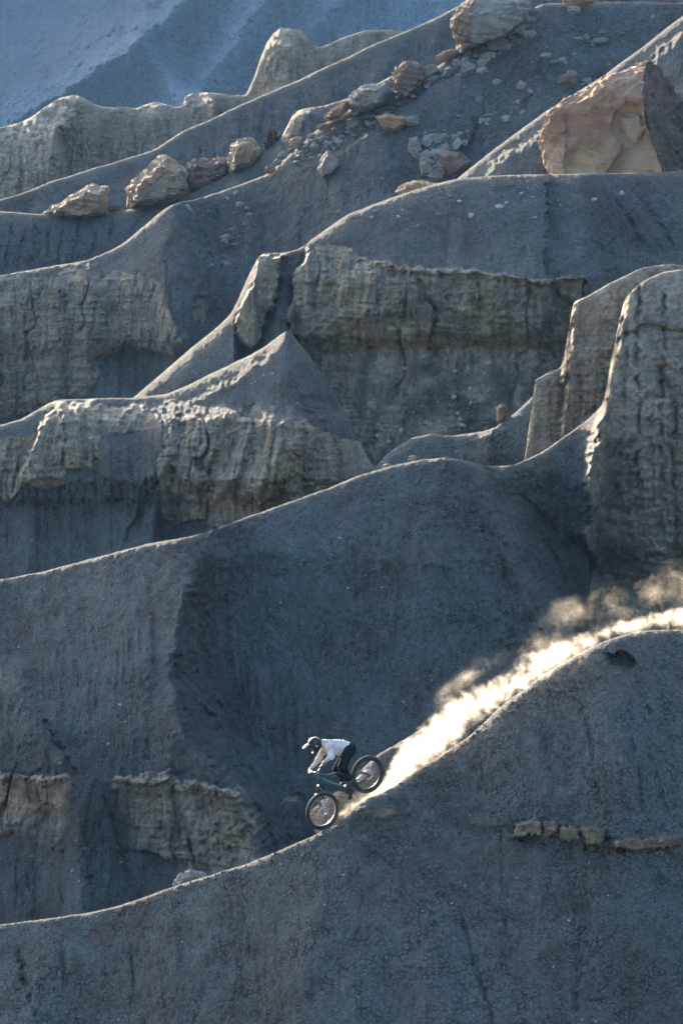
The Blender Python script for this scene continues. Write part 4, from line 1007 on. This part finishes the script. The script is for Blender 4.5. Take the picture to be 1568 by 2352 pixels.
# ------------------------------------------------------------------ the rider
ORG = np.array(tuple(zp(700, 500)))
rider = bpy.data.objects.new('person', None); col.objects.link(rider); rider.location = Vector(ORG)
tag(rider, 'rider crouched over the bike in black full face helmet, dusty white jacket, black trousers', 'person')
J = dict(pel=zp(850, 385), spi=zp(740, 362), che=zp(600, 352), nek=zp(480, 320), hed=zp(345, 325),
         shN=zp(565, 350, -.19), elN=zp(588, 500, -.42), wrN=zp(498, 568, -.40), hnN=zp(470, 598, -.38),
         shF=zp(500, 370, .19), elF=zp(398, 540, .40), wrF=zp(300, 662, .36), hnF=zp(266, 696, .34),
         hiN=zp(850, 420, -.10), knN=zp(752, 655, -.24), anN=zp(872, 850, -.16), hiF=zp(835, 420, .10), knF=zp(678, 690, .14), anF=zp(778, 850, .10))
L = {k_: np.array(tuple(v)) - ORG for k_, v in J.items()}
def c_(a, b, r0, r1): return cap(L[a], L[b], r0, r1)
HF = Vector((-.66, -.30, -.62)).normalized(); HU = Vector((-.50, -.12, .80)); HU = (HU - HF * HU.dot(HF)).normalized(); HS = HU.cross(HF)
hc = L['hed']; nf, nu, ns = np.array(HF), np.array(HU), np.array(HS)
# body: head with face, torso, limbs, hands with fingers, one mesh
def hand(wr, palm, out, bar, side):
    """fingers wrap round the grip; bar = direction along the bar outwards"""
    fs = [cap(wr, palm, .028, .032)]
    fw = palm - wr; fw = fw / (np.linalg.norm(fw) + 1e-9)
    dn = np.cross(bar, fw); dn /= np.linalg.norm(dn) + 1e-9
    if dn[2] > 0: dn = -dn
    for i, (o_, ln) in enumerate(((.030, .026), (.011, .030), (-.009, .028), (-.028, .022))):
        k0 = palm + bar * o_ + fw * .022 - dn * .006; k1 = k0 + fw * ln * .8 + dn * .016; k2 = k1 + dn * ln - fw * .006; k3 = k2 - fw * .022 + dn * .004
        fs += [cap(k0, k1, .0095, .009), cap(k1, k2, .009, .0082), cap(k2, k3, .0082, .0072)]
    t0 = palm - bar * .032 - fw * .012; t1 = t0 - bar * .016 + dn * .022 + fw * .006; t2 = t1 + dn * .018 + fw * .012
    fs += [cap(t0, t1, .012, .010), cap(t1, t2, .010, .008)]
    return fs
barv = np.array((gN - gF).normalized())
hN = hand(L['wrN'], L['hnN'], 0, barv, 1); hFf = hand(L['wrF'], L['hnF'], 0, -barv, -1)
face = [ell(hc, (nf, ns, nu), (.098, .076, .115)), ell(hc + nf * .045 - nu * .065, (nf, ns, nu), (.05, .05, .05)),
        cap(hc + nf * .090 + nu * .01, hc + nf * .104 - nu * .022, .008, .012),
        ell(hc + nf * .085 - nu * .055, (nf, ns, nu), (.018, .028, .012)), ell(hc + ns * .078 - nu * .005, (nf, ns, nu), (.02, .012, .03)), ell(hc - ns * .078 - nu * .005, (nf, ns, nu), (.02, .012, .03))]
body = face + [cap(L['nek'], hc - nu * .06 - nf * .02, .058, .055), c_('nek', 'che', .075, .12), c_('che', 'spi', .12, .11), c_('spi', 'pel', .11, .125),
        c_('che', 'shN', .09, .052), c_('shN', 'elN', .048, .038), c_('elN', 'wrN', .038, .026), c_('che', 'shF', .09, .052), c_('shF', 'elF', .048, .038), c_('elF', 'wrF', .038, .026),
        c_('pel', 'hiN', .11, .085), c_('hiN', 'knN', .08, .055), c_('knN', 'anN', .052, .036), c_('pel', 'hiF', .11, .085), c_('hiF', 'knF', .08, .055), c_('knF', 'anF', .052, .036)] + hN + hFf
sdf_obj('body', blend(body, .009), J.values(), .16, .008, M_SKN, rider)
# jacket
hem = L['pel'] * .72 + L['spi'] * .28
jk = [cap(L['nek'] + (L['che'] - L['nek']) * .1, L['che'], .085, .150), cap(L['che'], L['spi'], .150, .158), cap(L['spi'] + np.array([0, 0, -.012]), hem, .158, .150),
      c_('che', 'shN', .12, .080), c_('shN', 'elN', .078, .060), cap(L['elN'], L['wrN'] * .9 + L['elN'] * .1, .060, .036),
      c_('che', 'shF', .12, .080), c_('shF', 'elF', .075, .058), cap(L['elF'], L['wrF'] * .9 + L['elF'] * .1, .058, .036)]
sdf_obj('jacket', blend(jk, .035, .022), J.values(), .22, .0105, M_JKT, rider)
hd = [cap(L['nek'] + np.array([-.01, .05, .075]), L['nek'] + np.array([.06, -.06, .085]), .035, .035), cap(L['nek'] + np.array([.06, .03, .07]), L['nek'] + np.array([.1, -.02, .06]), .03, .025)]
sdf_obj('hood', blend(hd, .03, .012), [J['nek']], .22, .010, M_JKT, rider)
# trousers
tr = [cap(L['spi'] * .30 + L['pel'] * .70, L['pel'] + np.array([.005, 0, -.01]), .120, .138), c_('pel', 'hiN', .135, .118), c_('hiN', 'knN', .120, .088), cap(L['knN'], L['anN'] * .88 + L['knN'] * .12, .086, .068),
      c_('pel', 'hiF', .135, .118), c_('hiF', 'knF', .118, .086), cap(L['knF'], L['anF'] * .9 + L['knF'] * .1, .084, .064)]
sdf_obj('trousers', blend(tr, .03, .016), J.values(), .2, .0105, M_PNT, rider)
for q in ('N', 'F'):
    an = L['an' + q]; dr = np.array(EX) * .85 + np.array(EZ) * -.15
    so = sdf_obj('sock', cap(an + (L['kn' + q] - an) * .14, an - np.array([0, 0, .02]), .045, .042), [J['an' + q]], .12, .008, M_PNK, rider)
    ft = an + np.array([.0, 0, -.055])
    sdf_obj('shoe', blend([cap(ft - dr * .07, ft + dr * .05, .042, .040), cap(ft + dr * .05, ft + dr * .15, .040, .030)], .02), [Vector(ft + ORG)], .25, .009, M_SHOE, rider)
# helmet
def sub(a, b):
    return lambda X, Y, Z: np.maximum(a(X, Y, Z), -b(X, Y, Z))
shell = [ell(hc + nu * .015 - nf * .008, (nf, ns, nu), (.155, .128, .146)), cap(hc - nu * .075 + ns * .095 + nf * .0, hc - nu * .105 + nf * .125 + ns * .035, .032, .028),
         cap(hc - nu * .075 - ns * .095 + nf * .0, hc - nu * .105 + nf * .125 - ns * .035, .032, .028), cap(hc - nu * .112 + nf * .135 + ns * .035, hc - nu * .112 + nf * .135 - ns * .035, .036, .036),
         cap(hc - nf * .075 - nu * .06 + ns * .04, hc - nf * .075 - nu * .06 - ns * .04, .06, .06)]
hel = sub(sub(blend(shell, .02), ell(hc + nf * .11 - nu * .008, (nf, ns, nu), (.085, .085, .050))), ell(hc - nu * .075 + nf * .01, (nf, ns, nu), (.105, .085, .13)))
hm_ = sdf_obj('helmet', hel, [J['hed']], .24, .0065, M_HLM, rider)
def hp(a, b, c): return Vector(hc + nf * a + ns * b + nu * c)
Vv = []; Fv = []
for i in range(9):
    for j in range(9):
        u = i / 8; v = (j / 8 - .5) * 2
        for th in (0, .008):
            Vv.append(hp(.085 + .155 * u, v * (.088 - .035 * u), .105 + .03 * math.cos(v * 1.4) - .015 * u * u + th - .012 + .02 * u))
def vi(i, j, k_): return (i * 9 + j) * 2 + k_
for i in range(8):
    for j in range(8):
        Fv += [(vi(i, j, 1), vi(i + 1, j, 1), vi(i + 1, j + 1, 1), vi(i, j + 1, 1)), (vi(i, j, 0), vi(i, j + 1, 0), vi(i + 1, j + 1, 0), vi(i + 1, j, 0))]
for i in range(8): Fv += [(vi(i, 0, 0), vi(i + 1, 0, 0), vi(i + 1, 0, 1), vi(i, 0, 1)), (vi(i, 8, 0), vi(i, 8, 1), vi(i + 1, 8, 1), vi(i + 1, 8, 0))]
for j in range(8): Fv += [(vi(8, j, 0), vi(8, j + 1, 0), vi(8, j + 1, 1), vi(8, j, 1)), (vi(0, j, 0), vi(0, j, 1), vi(0, j + 1, 1), vi(0, j + 1, 0))]
mesh_obj('visor', Vv, Fv, M_VIS, hm_)
hm_side = Vector(ns) if ns[1] < 0 else -Vector(ns)
sg = 1 if ns[1] < 0 else -1
for i in range(3):
    p0 = hp(-.045 + i * .0, sg * .096, .075 - i * .022) + hm_side * .012; p1 = hp(-.005, sg * .096, .082 - i * .022) + hm_side * .016
    mesh_obj('green_stripe', *tube([p0, p1], .007, 6), M_GRN, hm_)
mesh_obj('side_badge', *tube([hp(.01, sg * .112, .0), hp(.01, sg * .127, .0)], [.026, .024], 16), M_SIL, hm_)
gg = sub(ell(hc + nf * .065 + nu * .0, (nf, ns, nu), (.055, .082, .042)), ell(hc + nf * .045, (nf, ns, nu), (.052, .07, .06)))
gog = sdf_obj('goggles', gg, [J['hed']], .2, .006, M_BLK, rider)
lens = sub(ell(hc + nf * .068 + nu * .0, (nf, ns, nu), (.056, .072, .034)), ell(hc + nf * .045, (nf, ns, nu), (.058, .09, .06)))
sdf_obj('lens', lens, [J['hed']], .2, .005, M_LNS, gog)

# ------------------------------------------------------------------ dust thrown up by the rear wheel
def dust(name, label, prof, Yc, K, aniso, halo, nsc, col_, amp=2.4, squash=.9, base=.85, soft=.45):
    """prof: (px, py, radius px). A soft body of smoke round a curved line, in real space"""
    s = Yc * TH / 784
    pts = [(P(x, y, Yc), r * s) for x, y, r in prof]
    x0, x1 = pts[0][0].x, pts[-1][0].x; z0 = min(p.z for p, r in pts) - 1; z1 = max(p.z for p, r in pts) + 1
    rm = max(r for p, r in pts) * 1.05
    m, nt = new_mat(name); k = NT(nt)
    co = k.node('ShaderNodeTexCoord').outputs['Object']
    sx = k.node('ShaderNodeSeparateXYZ'); k.link(co, sx.inputs[0])
    t = k.map(sx.outputs[0], x0, x1)
    def fc(vals):
        n = nt.nodes.new('ShaderNodeFloatCurve'); c = n.mapping.curves[0]
        c.points[0].location = vals[0]; c.points[1].location = vals[-1]
        for v in vals[1:-1]: c.points.new(*v)
        for p in c.points: p.handle_type = 'VECTOR'
        n.mapping.update(); k.link(t, n.inputs['Value']); return n.outputs[0]
    zc = k.map(fc([((p.x - x0) / (x1 - x0), (p.z - z0) / (z1 - z0)) for p, r in pts]), 0, 1, z0, z1)
    rr = k.math('MULTIPLY', fc([((p.x - x0) / (x1 - x0), r / rm) for p, r in pts]), rm)
    # billows: domain warp
    n1 = k.noise(co, nsc, 8, .68, .35); n2 = k.noise(co, nsc * .38, 2, .5)
    dz = k.math('DIVIDE', k.math('SUBTRACT', sx.outputs[2], zc), rr)
    dy = k.math('DIVIDE', sx.outputs[1], k.math('MULTIPLY', rr, squash))
    q = k.math('ADD', k.math('MULTIPLY', dz, dz), k.math('MULTIPLY', dy, dy))
    body_ = k.math('ADD', k.math('SUBTRACT', base, q), k.math('ADD', k.math('MULTIPLY', k.math('SUBTRACT', n1, .5), amp), k.math('MULTIPLY', k.math('SUBTRACT', n2, .5), amp * .3)))
    d = k.map(body_, 0, soft); d = k.math('MULTIPLY', d, d)
    hl = k.math('MULTIPLY', k.map(k.math('ADD', k.math('SUBTRACT', 1.9, q), k.math('MULTIPLY', k.math('SUBTRACT', n2, .5), 5)), 0, 2.2), halo)
    ends = k.math('MULTIPLY', k.map(t, 0, .03 if K > 1 else .3), k.map(t, 1, .96))
    d = k.math('MULTIPLY', k.math('MULTIPLY', k.math('ADD', d, hl), ends), K)
    v = nt.nodes.new('ShaderNodeVolumePrincipled'); v.inputs['Color'].default_value = (*col_, 1); v.inputs['Anisotropy'].default_value = aniso
    k.link(d, v.inputs['Density']); o_ = nt.nodes.new('ShaderNodeOutputMaterial'); k.link(v.outputs[0], o_.inputs['Volume'])
    # closed tube hull round the smoke
    gx = np.linspace(x0, x1, 30); cz = np.interp(gx, [p.x for p, r in pts], [p.z for p, r in pts]); cr = np.interp(gx, [p.x for p, r in pts], [r for p, r in pts]) * (1.75 if K > 1 else 2.3)
    V = []; F = []; sg_ = 14
    for a, b, c in zip(gx, cz, cr):
        for i in range(sg_):
            w = 2 * math.pi * i / sg_; V.append((a, math.cos(w) * c * squash, b + math.sin(w) * c))
    for i in range(len(gx) - 1):
        for j in range(sg_):
            j2 = (j + 1) % sg_; F.append((i * sg_ + j, (i + 1) * sg_ + j, (i + 1) * sg_ + j2, i * sg_ + j2))
    F.append(tuple(range(sg_))[::-1][::-1]); F.append(tuple((len(gx) - 1) * sg_ + j for j in range(sg_))[::-1])
    o = mesh_obj(name, V, F, m, smooth=True); o.location = (0, Yc, 0)
    bm = bmesh.new(); bm.from_mesh(o.data); bmesh.ops.recalc_face_normals(bm, faces=bm.faces); bm.to_mesh(o.data); bm.free()
    o['kind'] = 'stuff'; tag(o, label, 'dust')
    return o
DC = (.95, .87, .74)
dust('dust_cloud', 'thick sunlit plume of dust streaming along the crest behind the rear wheel',
     [(800, 1860, 9), (830, 1847, 12), (865, 1828, 15), (888, 1797, 28), (905, 1772, 40), (935, 1744, 48), (970, 1716, 52), (1010, 1682, 53), (1050, 1652, 52), (1090, 1620, 46), (1130, 1596, 40), (1170, 1571, 36), (1210, 1545, 36),
      (1250, 1520, 36), (1290, 1499, 31), (1330, 1477, 28), (1380, 1456, 22), (1430, 1442, 19), (1480, 1433, 19), (1530, 1426, 23), (1568, 1420, 28), (1640, 1410, 31), (1720, 1404, 31)],
     100.2, 3.4, .36, .012, 3.3, DC, amp=7.5, soft=1.8, base=1.1)
dust('dust_cloud', 'thin drifting veil of dust above the plume at the right edge',
     [(1200, 1455, 36), (1260, 1425, 62), (1320, 1405, 75), (1390, 1385, 72), (1460, 1375, 66), (1530, 1355, 70), (1620, 1335, 78), (1760, 1320, 78)],
     101.2, .62, .5, .0, 2.1, DC, amp=7, base=.5, soft=2.2)
dust('dust_cloud', 'faint wisps of dust lifting off the middle of the plume',
     [(960, 1640, 24), (1030, 1590, 34), (1085, 1548, 44), (1150, 1520, 40), (1210, 1490, 40), (1260, 1470, 34), (1320, 1450, 20)],
     100.9, .55, .5, .02, 1.8, DC, amp=6, base=.35, soft=1.4)
dust('dust_cloud', 'low scuff of dust under the rear wheel and behind the pedals',
     [(770, 1880, 10), (800, 1862, 22), (830, 1845, 24), (870, 1826, 26), (905, 1800, 22), (930, 1786, 14)],
     100.6, 2.6, .55, .08, 4.0, DC, amp=6, base=.55, soft=1.2)
